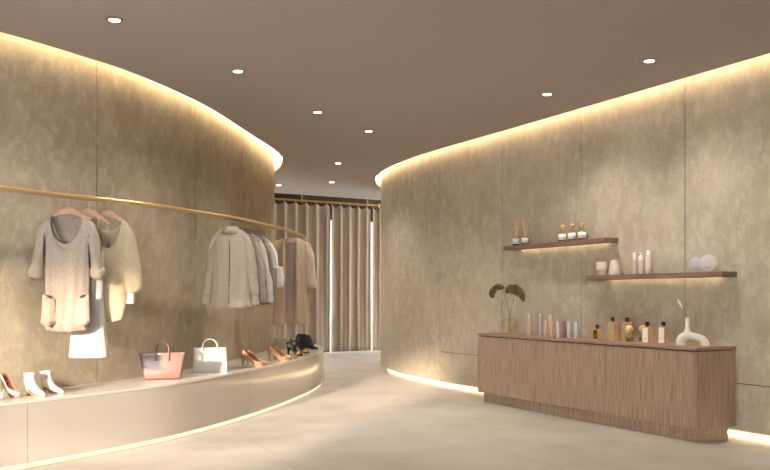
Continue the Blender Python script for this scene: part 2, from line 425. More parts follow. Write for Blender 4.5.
# ------------------------------------------------------------------ curtains and their rod
rod = thing('curtain_rod', 'slim brass curtain rod under the back ceiling edge carrying the taupe curtains', 'curtain rod')
mb = MB(); mb.tube([tuple(cl(-2.5,0))+(3.335,), tuple(cl(2.6,0))+(3.335,)], .018, 10); mb.build('pole', M['brassdark'], rod, smooth=1)
for s in (-2.0,-.2,1.44):
    mb = MB(); p = cl(s,0); mb.tube([(p.x,p.y,3.335),(p.x,p.y,3.60)], .022, 8); mb.ball((p.x,p.y,3.335), .034, 10, 8); mb.build('bracket', M['brassdark'], rod, smooth=1)
mb = MB(); p = cl(1.74,0); mb.ball((p.x,p.y,3.335), .045, 12, 8); mb.lathe([(.02,-.05),(.035,-.03),(.02,0)], (p.x,p.y,3.335)); mb.build('finial', M['brassdark'], rod, smooth=1)
def curtain(s0, s1, label, seed, per=.255):
    rng = random.Random(seed)
    n = max(40, int((s1-s0)/.012)); rows = 26
    t = thing('curtain', label, 'curtain', (cl(s0,0).x, cl(s0,0).y, 0), 0, 'floor length taupe curtains')
    o0 = cl(s0,0); vs = []
    for r in range(rows+1):
        v = r/rows; z0 = .035
        for i in range(n+1):
            s = s0+(s1-s0)*i/n; ph = (s-s0)/per
            k = abs((ph % 1)-.5)*2              # 1 at the hooks
            top = 3.29-.055*(1-k**2.5)
            z = z0+(top-z0)*v
            q = .5+.5*math.cos(2*PI*ph)
            pinch = -(.05*q**4)*(.4+.6*v) + .022*math.sin(2*PI*ph*.5+seed+1.3*(1-v))*(1-v) + .035*(1-v)*noise.noise((s*2.3, v*1.2, seed))
            drag = .02*noise.noise((s*3.1+5*v, v*3.5, seed+3))*(1-.6*v)
            p = cl(s + .015*math.sin(2*PI*ph)*v, .02 - pinch*-1 + drag) - o0
            vs.append((p.x, p.y, z))
    fs = [(r*(n+1)+i, r*(n+1)+i+1, (r+1)*(n+1)+i+1, (r+1)*(n+1)+i) for r in range(rows) for i in range(n)]
    mb = MB(); mb.add(vs, fs); mb.build('fabric', M['curtain'], t, smooth=3.2, solid=.004)
    k = 0
    while k*per <= (s1-s0)+.01:
        p = cl(s0+k*per, .0) - o0; mb = MB()
        ring = [(p.x+.024*math.cos(a)*B_.x, p.y+.024*math.cos(a)*B_.y, 3.333+.026*math.sin(a)) for a in [2*PI*j/12 for j in range(13)]]
        mb.tube(ring, .004, 6); mb.tube([(p.x,p.y,3.308),(p.x,p.y,3.27)], .004, 6); k += 1
        mb.build('hook', M['brassdark'], t, smooth=1)
curtain(-2.4, .505, 'wide taupe curtain left of the slit of daylight, behind the black shoes', 2)
curtain(.53, 1.56, 'taupe curtain right of the slit of daylight at the back', 5, .222)
curtain(1.58, 2.55, 'narrow taupe curtain strip tucked beside the curved right wall', 9, .19)

# ------------------------------------------------------------------ ceiling downlights
def downlight(loc, label, first=[None]):
    G = 'recessed ceiling downlights'
    if first[0] is None:
        t = thing('ceiling_downlight', label, 'ceiling light', loc, 0, G)
        mb = MB(); mb.lathe([(.036,.004),(.060,.0),(.064,-.006),(.056,-.010),(.040,-.004),(.036,.004)], n=28, caps=False); mb.build('rim', M['brassdark'], t, smooth=.9)
        mb = MB(); mb.lathe([(.001,-.0065),(.041,-.0065),(.041,-.002),(.001,-.002)], n=24); mb.build('lamp', M['lamp'], t)
        first[0] = t
    else: t = dup(first[0], loc, 0, label, G)
    l = bpy.data.lights.new('downlight_beam', 'SPOT'); l.energy = 95; l.color = (1,.955,.90); l.spot_size = math.radians(125); l.spot_blend = 1; l.shadow_soft_size = .06
    lo = bpy.data.objects.new('downlight_beam', l); COL.objects.link(lo); lo.location = (loc[0], loc[1], loc[2]-.03)
for x, y, lb in [(-1.98,6.22,'downlight in the upper left of the ceiling, above the hanging grey tunic'),
                 (-1.32,7.63,'second downlight along the left curved wall, above the white handbag'),
                 (-.74,9.33,'third downlight along the left curved wall, above the rose-gold pumps'),
                 (-.71,12.88,'small downlight in mid ceiling before the curtains, nearest of the three in that short line'),
                 (-.94,15.0,'faint small downlight closest to the slit between the curtains'),
                 (2.27,7.30,'downlight nearest the right wall, above the lower walnut shelf'),
                 (1.62,8.50,'downlight along the right wall, above the upper walnut shelf'),
                 (-.20,10.39,'downlight in the middle of the ceiling between the two curved walls'),
                 (-1.93,15.4,'sliver of a downlight just past the end of the left curved wall')]:
    downlight((x, y, HC), lb)

# ------------------------------------------------------------------ display platform
PF = spline([(-5.6,3.35),(-4.3,4.2),(-3.45,5.05),(-2.74,5.96),(-2.21,6.75),(-1.90,7.30),(-1.58,8.13),(-1.25,9.31),(-1.07,10.22),(-.93,11.2),(-.885,11.95),(-.92,12.7),(-1.10,13.45),(-1.50,14.15),(-1.78,14.42)])
LW = offset(LEDGE, GAP-.004)
i1 = min(range(len(LW)), key=lambda k: (LW[k]-PF[-1]).length)
i0 = min(range(len(LW)), key=lambda k: (LW[k]-Vector((-5.6,4.2))).length)
back = [(p.x,p.y) for p in LW[i0:i1+1]]
def platpoly(d): return [(p.x,p.y) for p in offset(PF, d)] + list(reversed(back))
plat = thing('display_platform', 'long curved glossy beige display platform along the left wall', 'display platform', (0,0,0))
mb = MB(); mb.prism(platpoly(.022), .046, .478); mb.build('core', M['back'], plat)
mb = MB(); mb.prism(platpoly(-.004), .48, .50); mb.build('top', M['lacqtop'], plat)
mb = MB(); mb.prism(platpoly(.07), 0, .046); mb.build('base', M['cove'], plat)
sp = [nearest_s(PF, (-2.60,6.16)), nearest_s(PF, (-1.41,8.7))]
ss = [0]+[sp[0]-2.85]+sp+[sp[1]+2.85, sp[1]+5.7, arclen(PF)[-1]]
for a, b in zip(ss[:-1], ss[1:]):
    if b-a < .1: continue
    mb = MB(); ribbon(mb, subcurve(PF, max(a,0)+.002, b-.002), 0, .02, .046, .478); mb.build('front_panel', M['lacquer'], plat, smooth=.6)
mb = MB(); ribbon(mb, PF, .03, .04, .004, .042); mb.build('light_strip', M['ledplat'], plat)

# ------------------------------------------------------------------ brass rail
RZ = 2.055
RAIL = spline([(-4.35,4.35),(-3.95,4.55),(-3.4,5.25),(-2.83,6.27),(-2.545,6.76),(-2.305,7.04),(-2.025,7.51),(-1.81,8.0),(-1.575,8.62),(-1.44,9.04),(-1.345,9.5),(-1.26,9.85),(-1.15,10.42),(-1.085,11.0),(-1.09,11.6),(-1.18,12.1),(-1.4,12.4),(-1.64,12.42)])
rail = thing('clothes_rail', 'long curved brass clothes rail running along the left wall above the platform', 'clothes rail', (0,0,0))
mb = MB(); mb.tube([(p.x,p.y,RZ) for p in RAIL], .019, 14); mb.build('pole', M['brass'], rail, smooth=3.2)
for q, d in ((RAIL[-1], (1,0)), (RAIL[0], (1,0))):
    mb = MB(); mb.tube([(q.x-.004*d[0], q.y, RZ), (q.x+.012*d[0], q.y, RZ)], .045, 20); mb.build('flange', M['brass'], rail, smooth=1)
RFINE = [RAIL[i].lerp(RAIL[i+1], k/12) for i in range(len(RAIL)-1) for k in range(12)]
def rail_at(px):                        # plan point of the rail on a bearing from the middle of the room's entrance
    return min(RFINE, key=lambda p: abs(p.x/p.y-(px-385)/850) + (0 if p.y < 11.7 else 9))

# ------------------------------------------------------------------ hangers
def make_hanger(loc, rz, label, wood, half=.19, drop=.10, grp='wooden hangers on the brass rail', bar=False):
    """origin on the rail's axis; width along local x"""
    t = thing('clothes_hanger', label, 'hanger', loc, rz, grp)
    mb = MB(); n = 20; rings = []
    for i in range(n+1):
        u = -1+2*i/n; x = u*half; a = abs(u)
        zc = -.115 - drop*a**1.35; hh = .012+.022*(1-a)**1.2; th = .011-.003*a; yy = .02*a*a
        rings.append([(x, yy-th, zc-hh*.8), (x, yy+th, zc-hh*.8), (x, yy+th*1.1, zc+hh*.3), (x, yy+th*.5, zc+hh), (x, yy-th*.5, zc+hh), (x, yy-th*1.1, zc+hh*.3)])
    mb.loft(rings, cap=True)
    if bar: mb.tube([(-half*.8,0,-.215),(half*.8,0,-.215)], .010, 8)
    mb.build('shoulder_bar', wood, t, smooth=1.0)
    mb = MB()
    R = .0235
    pts = [(0,0,-.10),(0,0,-.05),(0,.006,-.035)] + [(0, R*math.cos(a), R*math.sin(a)) for a in [math.radians(d) for d in range(-60, 215, 22)]]
    mb.tube(pts, .0028, 6); mb.build('hook', M['brass'], t, smooth=3.2)
    return t

# ------------------------------------------------------------------ garments
def interp(tab, v):
    for (a, *x), (b, *y) in zip(tab[:-1], tab[1:]):
        if v <= b:
            t = (v-a)/max(1e-9, b-a); t = t*t*(3-2*t); return [p+(q-p)*t for p, q in zip(x, y)]
    return list(tab[-1][1:])
def body(mb, hem, top, prof, neckw, slope, sF, sB, amp=.012, seed=1, opening=0., hemcurve=0., N=84, rows=36, y0=0., folds=6):
    vs, keep = [], []
    for r in range(rows+1):
        v = r/rows
        for j in range(N):
            th = 2*PI*j/N; c, sg = math.cos(th), math.sin(th)
            xh = math.copysign(abs(c)**.85, c); front = sg < 0
            Wt, Dt = interp(prof, 1.0); xt = Wt*xh; ax = abs(xt)
            zt = top - slope*max(0, ax-neckw) - .02*(max(0, ax-neckw)/max(.01, Wt-neckw))**3
            if ax < neckw: zt -= (sF if front else sB)*(1-(ax/neckw)**2.2)**.75
            zt = max(zt, hem+.2)
            W, D = interp(prof, v)
            hz = hem + hemcurve*(1-abs(xh)**2) * (1 if front else .6)
            z = hz + (zt-hz)*v
            y = D*math.copysign(abs(sg)**.8, sg)
            x = W*xh
            lowf = (1-v)**.8
            y += amp*(noise.noise((x*folds*2.2, v*1.1, seed*3.7+(0 if front else 9)))*1.6 + .6*noise.noise((x*folds*5, v*2, seed)))*(.25+lowf)
            x += amp*.8*noise.noise((sg*3, v*3, seed+5))*lowf
            vs.append((x, y+y0, z))
    fs = []
    for r in range(rows):
        for j in range(N):
            k = (j+1) % N
            if opening:
                x = sum(vs[r*N+q][0] for q in (j, k))/2
                if math.sin(2*PI*(j+.5)/N) < 0 and abs(x) < opening: continue
            fs.append((r*N+j, r*N+k, (r+1)*N+k, (r+1)*N+j))
    mb.add(vs, fs)
def sleeve(mb, rings, seed=1, amp=.006, N=28):
    """rings: (x, y, z, rx, ry); lofted with small wrinkles, open at the end"""
    dense = []
    for a, b in zip(rings[:-1], rings[1:]):
        for k in range(5):
            t = k/5; dense.append([p+(q-p)*t for p, q in zip(a, b)])
    dense.append(list(rings[-1])); R = []
    for i, (x, y, z, rx, ry) in enumerate(dense):
        ring = []
        for j in range(N):
            th = 2*PI*j/N
            d = amp*noise.noise((math.cos(th)*1.5+x*9, math.sin(th)*1.5, z*9+seed*5))*min(1, i/4)
            ring.append((x+(rx+d)*math.cos(th), y+(ry+d)*math.sin(th), z))
        R.append(ring)
    mb.loft(R, cap0=True)
def cuffroll(mb, c, rx, ry, r, h, seed=0, N=28):
    prof = []
    for k in range(9):
        a = PI/2 - PI*k/8*2*.75
        prof.append((r*math.cos(a), h/2*math.sin(a)))
    R = []
    for k, (dr, dz) in enumerate(prof):
        R.append([(c[0]+(rx+dr+.006*noise.noise((j*.6, k, seed)))*math.cos(2*PI*j/N), c[1]+(ry+dr)*math.sin(2*PI*j/N), c[2]+dz+.010*math.sin(2*PI*j/N*2+seed)) for j in range(N)])
    mb.loft(R)

def place(px, dz=0): p = rail_at(px); return (p.x, p.y, RZ)
YA = math.radians(8)

# grey tunic ---------------------------------------------------------------
L1 = place(68)
make_hanger(L1, YA, 'pale rose wooden hanger under the slouchy grey knit tunic, first from the left', M['hwood'], .17, .075)
tun = thing('knit_tunic', 'long grey-beige knit tunic with rolled sleeves and two pockets, lit by sun below the chest', 'tunic', L1, YA, 'clothes hanging on the brass rail')
mb = MB(); body(mb, -1.06, -.150, [(0,.168,.075),(.08,.178,.085),(.3,.168,.075),(.7,.178,.07),(.88,.185,.055),(1,.185,.02)], .118, .85, .225, .02, .014, 3, hemcurve=-.02)
mb.build('body', M['knit'], tun, smooth=3.2, solid=.005)
for sg, nm in ((-1,0), (1,1)):
    mb = MB(); sleeve(mb, [(sg*.140,0,-.19,.012,.012),(sg*.163,0,-.215,.036,.04),(sg*.185,0,-.29,.047,.055),(sg*.205,-.01,-.42,.044,.055),(sg*.228,-.02,-.56,.043,.055),(sg*.235,-.03,-.605,.044,.058)], 4+nm, .016)
    sl = mb.build('sleeve', M['knit'], tun, smooth=3.2, solid=.004)
    mb = MB(); cuffroll(mb, (sg*.237,-.03,-.615), .043, .055, .017, .085, nm); mb.build('rolled_cuff', M['knit'], sl, smooth=3.2)
    mb = MB(); pk = []
    for i in range(13):
        a = -1+2*i/12
        pk.append([(sg*.128+a*.046*(1+.10*q), -.074-.022*(1-a*a)*(.6+.25*q)-.012*noise.noise((a*3, q, sg)), z) for q, z in enumerate((-.80+.02*a*sg,-.84,-.91,-.98,-1.04+.03*abs(a)))])
    mb.loft(pk, closed=False); mb.build('pocket', M['knit'], tun, smooth=3.2, solid=.006)
    mb = MB(); mb.tube([(sg*.128+.024*a, -.080-.014*(1-a*a), -.80+.012*a*sg) for a in [-1+i/5 for i in range(11)]], [.003,.005,.007,.009,.010,.010,.010,.009,.007,.005,.003], 6); mb.build('pocket_shade', M['knitdark'], tun, smooth=3.2)  # dark tube painted as the shadow inside the pocket opening
    mb = MB(); mb.tube([(sg*.170,-.048+.004*i,-.30-.055*i) for i in range(6)], [.003,.007,.008,.009,.008,.004], 6); mb.build('sleeve_gap_shade', M['knitdark'], tun, smooth=3.2)  # dark tube painted as the shadow between body and sleeve
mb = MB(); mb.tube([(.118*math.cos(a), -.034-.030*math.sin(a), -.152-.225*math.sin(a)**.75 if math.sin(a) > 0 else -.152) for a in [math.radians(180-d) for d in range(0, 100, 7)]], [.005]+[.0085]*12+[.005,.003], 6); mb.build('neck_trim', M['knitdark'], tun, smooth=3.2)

# white slip dress -----------------------------------------------------------
L2 = place(88.5)
make_hanger(L2, YA-.05, 'rose wooden hanger second from the left, carrying the white slip dress', M['hwood'], .16, .09)
drs = thing('slip_dress', 'long white slip dress with thin straps, mostly behind the grey tunic', 'dress', L2, YA-.05, 'clothes hanging on the brass rail')
mb = MB(); body(mb, -1.30, -.42, [(0,.155,.05),(.3,.135,.045),(.6,.115,.05),(.85,.12,.055),(1,.12,.035)], .11, .1, .03, .03, .012, 8, folds=9)
mb.build('body', M['white'], drs, smooth=3.2, solid=.003)
for sg in (-1, 1):
    mb = MB(); mb.tube([(sg*.085,-.02,-.155),(sg*.088,-.028,-.20),(sg*.09,-.036,-.43)], .004, 6); mb.tube([(sg*.085,-.02,-.155),(sg*.085,.012,-.16),(sg*.09,.036,-.43)], .004, 6)
    mb.build('strap', M['cream'], drs, smooth=3.2)

# cream batwing top ----------------------------------------------------------
L3 = place(107.5)
make_hanger(L3, YA-.1, 'rose wooden hanger third from the left, carrying the cream batwing top', M['hwood'], .17, .09)
top = thing('batwing_sweater', 'loose cream knit top with batwing sleeves and a scooped neck', 'top', L3, YA-.1, 'clothes hanging on the brass rail')
mb = MB(); body(mb, -.985, -.165, [(0,.135,.06),(.15,.16,.07),(.45,.165,.06),(.8,.17,.05),(1,.175,.02)], .12, .55, .235, .085, .012, 12, hemcurve=-.03)
mb.build('body', M['cream'], top, smooth=3.2, solid=.004)
for sg in (-1, 1):
    mb = MB(); sleeve(mb, [(sg*.125,0,-.20,.012,.012),(sg*.145,0,-.225,.035,.03),(sg*.165,0,-.32,.06,.04),(sg*.185,0,-.48,.075,.045),(sg*.205,-.01,-.64,.082,.05),(sg*.215,-.015,-.73,.072,.05),(sg*.205,-.02,-.77,.045,.04)], 31+sg, .012)
    sl = mb.build('sleeve', M['cream'], top, smooth=3.2, solid=.003)
    mb = MB(); sleeve(mb, [(sg*.20,-.02,-.765,.034,.034),(sg*.197,-.02,-.80,.034,.036),(sg*.193,-.02,-.86,.033,.036)], 9, .003); mb.build('cuff', M['white'], sl, smooth=3.2)
mb = MB(); mb.tube([(-.085,.0,-.165),(0,.02,-.225),(.08,.0,-.155)], .003, 6); mb.tube([(0,.02,-.225),(-.002,.018,-.30),(0,.012,-.395)], [.004,.007,.012], 6); mb.tube([(.08,0,-.155),(.082,.005,-.25),(.078,.0,-.36)], [.004,.006,.006], 6)
mb.build('back_strap', M['greystrap'], top, smooth=3.2)

# shirts ----------------------------------------------------------------------
def shirt(px, rz, label, name, cat, m, trim, hem=-.90, hw=.185, seed=1, collar=True, cuffs=True, flare=1.2, wood=None, hlabel='', sl_end=-.88, top_z=-.105, dep=1., spread=.262):
    L = place(px)
    make_hanger(L, rz, hlabel, wood, .16, .095 if collar else .085)
    t = thing(name, label, cat, L, rz, 'clothes hanging on the brass rail')
    mb = MB(); body(mb, hem, top_z, [(0,hw*flare,.075*dep),(.12,hw*1.12,.07*dep),(.5,hw,.06*dep),(.8,hw*1.04,.05*dep),(.93,hw*1.02,.04*dep),(1,hw,.018)], .075, .55, .03, .005, .016*(.4+.6*dep), seed, hemcurve=-.015)
    mb.build('body', m, t, smooth=3.2, solid=.004)
    for sg in (-1, 1):
        mb = MB(); zs = top_z-.06
        sleeve(mb, [(sg*(hw-.045),0,zs-.02,.012,.012),(sg*(hw-.028),0,zs-.04,.034,.03),(sg*(hw-.004),0,zs-.12,.045,.042),(sg*(hw+.03),.0,zs-.30,.047,.042),(sg*(spread-.03),-.005,sl_end+.22,.044,.042),(sg*(spread-.012),-.01,sl_end+.11,.042,.04),(sg*(spread-.01),-.01,sl_end+(.095 if cuffs else 0),.036,.036)], seed+sg, .011)
        s_ = mb.build('sleeve', m, t, smooth=3.2, solid=.003)
        if cuffs:
            mb = MB(); sleeve(mb, [(sg*(spread-.01),-.01,sl_end+.096,.037,.037),(sg*(spread-.006),-.01,sl_end+.05,.038,.038),(sg*(spread-.004),-.01,sl_end,.039,.039)], 3, .002); mb.build('cuff', m, s_, smooth=3.2)
            if trim:
                mb = MB(); mb.tube([(sg*(spread-.01)+.0385*math.cos(a), -.01+.0385*math.sin(a), sl_end+.096) for a in [2*PI*j/20 for j in range(21)]], .003, 5); mb.build('cuff_piping', trim, s_, smooth=3.2)
    if collar:
        mb = MB(); R = []
        for i in range(25):
            a = 2*PI*i/24
            cx, cy = .072*math.cos(a), .036*math.sin(a)
            dz = -.03*(.5-.5*math.sin(a))
            R.append([(cx*.9, cy*.8, top_z-.005), (cx*.9, cy*.85, top_z+.016), (cx*1.0, cy*1.15, top_z+.014), (cx*1.35, cy*1.6, top_z-.026+dz)])
        mb.loft(R, closed=False); mb.build('collar', m, t, smooth=3.2, solid=.003)
        if trim:
            mb = MB(); mb.tube([(.0985*math.cos(a), .060*math.sin(a), top_z-.028-.03*(.5-.5*math.sin(a))) for a in [2*PI*j/30 for j in range(31)]], .0028, 5); mb.build('collar_piping', trim, t, smooth=3.2)
    return t
RS = math.radians(-6)
sh = shirt(231, RS, 'stone linen shirt hanging with its collared back and dark piping in full view', 'linen_shirt', 'shirt', M['shirt'], M['pip'], seed=2, wood=M['hwood2'], hlabel='hanger hidden inside the stone linen shirt, only its brass hook showing')
mb = MB(); mb.tube([(.003,-.064-.0016*i,-.22-.066*i) for i in range(11)], [.002]+[.0045]*9+[.004], 6); mb.build('back_pleat', M['pip'], sh, smooth=3.2)
shirt(239, RS-.04, 'taupe linen shirt tucked directly behind the stone linen shirt', 'linen_shirt', 'shirt', M['shirt2'], None, seed=5, top_z=-.142, dep=.5, collar=False, wood=M['hwood2'], hlabel='dark walnut hanger closest to the stone linen shirt', sl_end=-.86)
shirt(245.3, RS-.08, 'pale grey linen shirt between the taupe shirt and the umber blouse', 'linen_shirt', 'shirt', M['shirt3'], None, seed=7, top_z=-.142, dep=.5, collar=False, wood=M['hwood2'], hlabel='dark walnut hanger above the pale grey linen shirt', hem=-.86, sl_end=-.86, spread=.28)
shirt(250, RS-.08, 'umber brown blouse squeezed between the pale grey shirt and the ivory cardigan', 'blouse', 'blouse', M['shirt4'], None, seed=11, top_z=-.142, dep=.5, collar=False, wood=M['hwood2'], hlabel='dark walnut hanger mostly hidden by the umber brown blouse', hem=-.88, sl_end=-.84, cuffs=False, spread=.255)
shirt(254.5, RS-.05, 'fluffy ivory boucle cardigan, last garment before the tan robe', 'cardigan', 'cardigan', M['fuzzy'], None, seed=13, top_z=-.142, dep=.5, collar=False, wood=M['hwood2'], hlabel='dark walnut hanger with its shoulder bare beside the ivory cardigan', hem=-.72, hw=.20, sl_end=-.70, cuffs=False, flare=1.05, spread=.30)

# tan open robe ---------------------------------------------------------------
L8 = place(291)
RK = math.radians(2)
make_hanger(L8, RK, 'straight wooden hanger showing inside the neck of the tan robe', M['hwood'], .16, .03, bar=False)
rb = thing('robe', 'tan linen robe hanging open at the far end of the rail', 'robe', L8, RK, 'clothes hanging on the brass rail')
mb = MB(); body(mb, -1.14, -.085, [(0,.225,.075),(.3,.215,.075),(.7,.215,.065),(.92,.215,.045),(1,.215,.02)], .08, .33, .01, .0, .016, 17, opening=.085)
mb.build('body', M['kimono'], rb, smooth=3.2, solid=.004)
for sg in (-1, 1):
    mb = MB(); sleeve(mb, [(sg*.175,0,-.135,.012,.012),(sg*.20,0,-.16,.04,.04),(sg*.225,0,-.27,.058,.06),(sg*.235,0,-.45,.062,.07),(sg*.245,-.01,-.70,.066,.075)], 41+sg, .014)
    mb.build('sleeve', M['kimono'], rb, smooth=3.2, solid=.003)
    mb = MB(); Rr = []
    for i in range(14):
        z = -.085-1.045*i/13
        d = .045+.03*min(1, i/4)
        Rr.append([(sg*(.062), -d-.004, z), (sg*(.085), -d-.010, z), (sg*(.112), -d-.002, z)])
    mb.loft(Rr, closed=False); mb.build('front_band', M['kimono'], rb, smooth=3.2, solid=.005)

# ------------------------------------------------------------------ shoes
PT = .501
def rsec(x, s, w, a, phi, n=17, flat=2.6):
    out = []
    for j in range(n):
        f = -phi+2*phi*j/(n-1)
        z = s + a*(1-math.cos(f))/(1-math.cos(phi))
        sx = math.sin(f); xx = w*math.copysign(abs(sx)**(.62 if abs(f) < PI/2 else .9), sx)
        out.append((x, xx, z))
    return out
def smooth_tab(tab, n=30):
    T = [r[0] for r in tab]; out = []
    for i in range(n+1):
        t = T[0]+(T[-1]-T[0])*i/n
        k = max(j for j in range(len(T)) if T[j] <= t+1e-9); k = min(k, len(T)-2)
        u = (t-T[k])/(T[k+1]-T[k]); row = [t]
        for c in range(1, len(tab[0])):
            p0, p1, p2, p3 = tab[max(k-1,0)][c], tab[k][c], tab[k+1][c], tab[min(k+2,len(tab)-1)][c]
            v = .5*((2*p1)+(-p0+p2)*u+(2*p0-5*p1+4*p2-p3)*u*u+(-p0+3*p1-3*p2+p3)*u**3)
            row.append(v)
        out.append(row)
    return out
PUMP = [(0,.110,.004,.060,1.9),(.02,.110,.016,.064,1.9),(.07,.110,.025,.062,1.9),(.15,.106,.029,.056,1.85),(.27,.088,.030,.049,1.85),(.42,.055,.030,.043,1.9),(.53,.029,.032,.041,2.2),(.62,.014,.036,.047,2.85),(.72,.009,.039,.045,3.12),(.84,.009,.036,.039,3.14),(.94,.009,.022,.028,3.14),(1.0,.012,.003,.010,3.14)]
def make_pump(loc, rz, label, grp, mo, mi, heelr=.009):
    t = thing('pump_shoe', label, 'shoe', loc, rz, grp)
    LEN = .235; tab = smooth_tab(PUMP, 34)
    mb = MB(); mb.loft([rsec(r[0]*LEN, r[1], max(.002, r[2]), max(.004, r[3]), min(3.14, r[4])) for r in tab], closed=False)
    mb.build('upper', [mo, mi], t, smooth=3.2, solid=.003, lining=True)
    mb = MB(); mb.loft([[(r[0]*LEN, -max(.002,r[2])*.86, r[1]-.006), (r[0]*LEN, max(.002,r[2])*.86, r[1]-.006), (r[0]*LEN, max(.002,r[2])*.88, r[1]+.003), (r[0]*LEN, -max(.002,r[2])*.88, r[1]+.003)] for r in tab if r[0] > .01], cap=True)
    mb.build('sole', M['sole'], t)
    mb = MB(); R = []
    for k in range(9):
        u = k/8; z = .112*(1-u); x = .034-.014*u**.6; r = .024*(1-u)**1.6+heelr
        R.append([(x+r*.95*math.cos(2*PI*j/16)-.002, r*.9*math.sin(2*PI*j/16), z) for j in range(16)])
    mb.loft(R, cap=True); mb.build('heel', mo, t, smooth=1.2)
    return t
def make_boot(loc, rz, label, grp, mo, mi, fringe=False):
    t = thing('ankle_boot', label, 'shoe', loc, rz, grp)
    tab = smooth_tab([(0,.246,.014,.246,.008,.003),(1,.232,.030,.228,.005,.018),(2,.195,.048,.185,.005,.034),(3,.158,.066,.135,.010,.037),(4,.128,.092,.080,.034,.033),(5,.110,.122,.015,.062,.031),(6,.104,.148,-.012,.112,.033),(7,.104,.172,-.010,.150,.036),(8,.106,.198,-.012,.188,.039)], 40)
    mb = MB(); R = []
    for k, ax, az, bx, bz, w in tab:
        ring = []
        for j in range(22):
            f = 2*PI*j/22; c = math.cos(f); s_ = math.sin(f)
            ring.append(((ax+bx)/2-(ax-bx)/2*c*-1, math.copysign(abs(s_)**.85, s_)*w, (az+bz)/2+(az-bz)/2*c))
        R.append(ring)
    mb.loft(R, cap0=True); mb.build('upper', [mo, mi], t, smooth=3.2, solid=.003, lining=True)
    mb = MB(); R = []
    for k in range(7):
        u = k/6; z = .078*(1-u); x = .026+.004*u; r = .026-.013*u
        R.append([(x+r*math.cos(2*PI*j/16), r*.9*math.sin(2*PI*j/16), z) for j in range(16)])
    mb.loft(R, cap=True); mb.build('heel', mo if not fringe else M['blacks'], t, smooth=1.2)
    mb = MB(); R = []
    for i in range(14):
        x = .05+.19*i/13; z = .045*max(0, 1-(x-.05)/.09)**1.4; w = .03 if i < 10 else .03*(1-((i-9)/4.4)**2)+.001
        R.append([(x,-w,z),(x,w,z),(x,w,z+.007),(x,-w,z+.007)])
    mb.loft(R, cap=True); mb.build('sole', M['sole'] if not fringe else M['blacks'], t)
    if fringe:
        for k in range(5):
            mb = MB(); rng = random.Random(k)
            z0 = .212-.032*k
            for j in range(44):
                a = 2*PI*j/44+rng.uniform(-.05,.05); e = 1.04+.05*k
                cx, rx, ry = .048+.004*k, .060*e+.006*k, .042*e
                x0, y0 = cx+rx*math.cos(a), ry*math.sin(a); fl = .016+rng.uniform(0,.022); x1, y1 = cx+(rx+fl)*math.cos(a), (ry+fl)*math.sin(a)
                ln = .058+rng.uniform(-.012,.012); dx, dy = -math.sin(a)*.0045, math.cos(a)*.0045
                mb.add([(x0-dx,y0-dy,z0),(x0+dx,y0+dy,z0),(x1+dx*.7,y1+dy*.7,z0-ln),(x1-dx*.7,y1-dy*.7,z0-ln)], [(0,1,2,3)])
            mb.build('fringe', M['black'], t, solid=.002)
    return t
def make_sandal(loc, rz, label, grp):
    t = thing('heeled_sandal', label, 'shoe', loc, rz, grp)
    LEN = .225; tab = [r for r in smooth_tab(PUMP, 34) if r[0] > .01]
    mb = MB(); mb.loft([[(r[0]*LEN, -max(.003,r[2]), r[1]-.007), (r[0]*LEN, max(.003,r[2]), r[1]-.007), (r[0]*LEN, max(.003,r[2]), r[1]+.004), (r[0]*LEN, -max(.003,r[2]), r[1]+.004)] for r in tab], cap=True)
    mb.build('sole', M['black'], t)
    mb = MB(); R = []
    for k in range(8):
        u = k/7; r = .02*(1-u)**1.5+.008
        R.append([(.03-.012*u+r*math.cos(2*PI*j/12), r*.9*math.sin(2*PI*j/12), 0.106*(1-u)) for j in range(12)])
    mb.loft(R, cap=True); mb.build('heel', M['blacks'], t, smooth=1.2)
    mb = MB(); rows = []
    for i in range(9):
        x = .135+.06*i/8; w = .040-.006*i/8
        rows.append([(x, w*math.sin(f), .010+.046*(1-.2*i/8)*max(0, math.cos(f))**.8) for f in [-PI/2+PI*j/14 for j in range(15)]])
    mb.loft(rows, closed=False); b = mb.build('toe_band', M['gold'], t, smooth=3.2, solid=.006)
    mb = MB()
    mb.loft([[(.0+.03*math.cos(f)-.002*q+.028, .028*math.sin(f), .170-.05*q*(.5-.5*math.cos(f))) for f in [2*PI*j/20 for j in range(20)]] for q in (0, .6)])
    mb.build('ankle_strap', M['black'], t, smooth=3.2, solid=.003)
    mb = MB(); mb.loft([[(.005,y*.024,.110),(.0,y*.024,.170)] for y in [-1+i/4 for i in range(9)]], closed=False); mb.build('counter', M['black'], t, smooth=3.2, solid=.004)
    mb = MB()
    for sg in (-1, 1): mb.tube([(.055,sg*.026,.158),(.09,sg*.027,.105),(.13,sg*.03,.048)], [.006,.007,.008], 8)
    mb.tube([(.06,0,.160),(.10,0,.110),(.15,0,.057)], [.005,.006,.006], 8)
    mb.build('strap', M['black'], t, smooth=3.2)
    mb = MB()
    for sg in (-1, 1):
        mb.loft([[(.062+.006*math.sin(f)*k+.003*k, sg*.046*k, .180+.018*k+.030*k*math.cos(f)) for f in [2*PI*j/10 for j in range(10)]] for k in (.12,.5,.9,1.05)], cap=True)
    mb.ball((.062,0,.178), .012, 10, 8); mb.build('bow', M['black'], t, smooth=3.2)
    return t
SG = 'shoes displayed on the curved platform'
make_pump((-2.97,6.33,PT), math.radians(-36), 'cream pump nearest the left edge of the view, toe beside its pair', SG, M['creaml'], M['linbrown'])
pc = [o for o in COL.objects if o.name.startswith('pump_shoe')][0]
dup(pc, (-2.91,6.46,PT), math.radians(-36), 'cream pump with tan lining showing, standing next to the white ankle boots', SG)
bt = make_boot((-2.745,6.50,PT), math.radians(-30), 'white ankle boot at the front of its pair, heel towards the cream pumps', SG, M['creaml'], M['linbrown'])
bt.scale = (.9,)*3
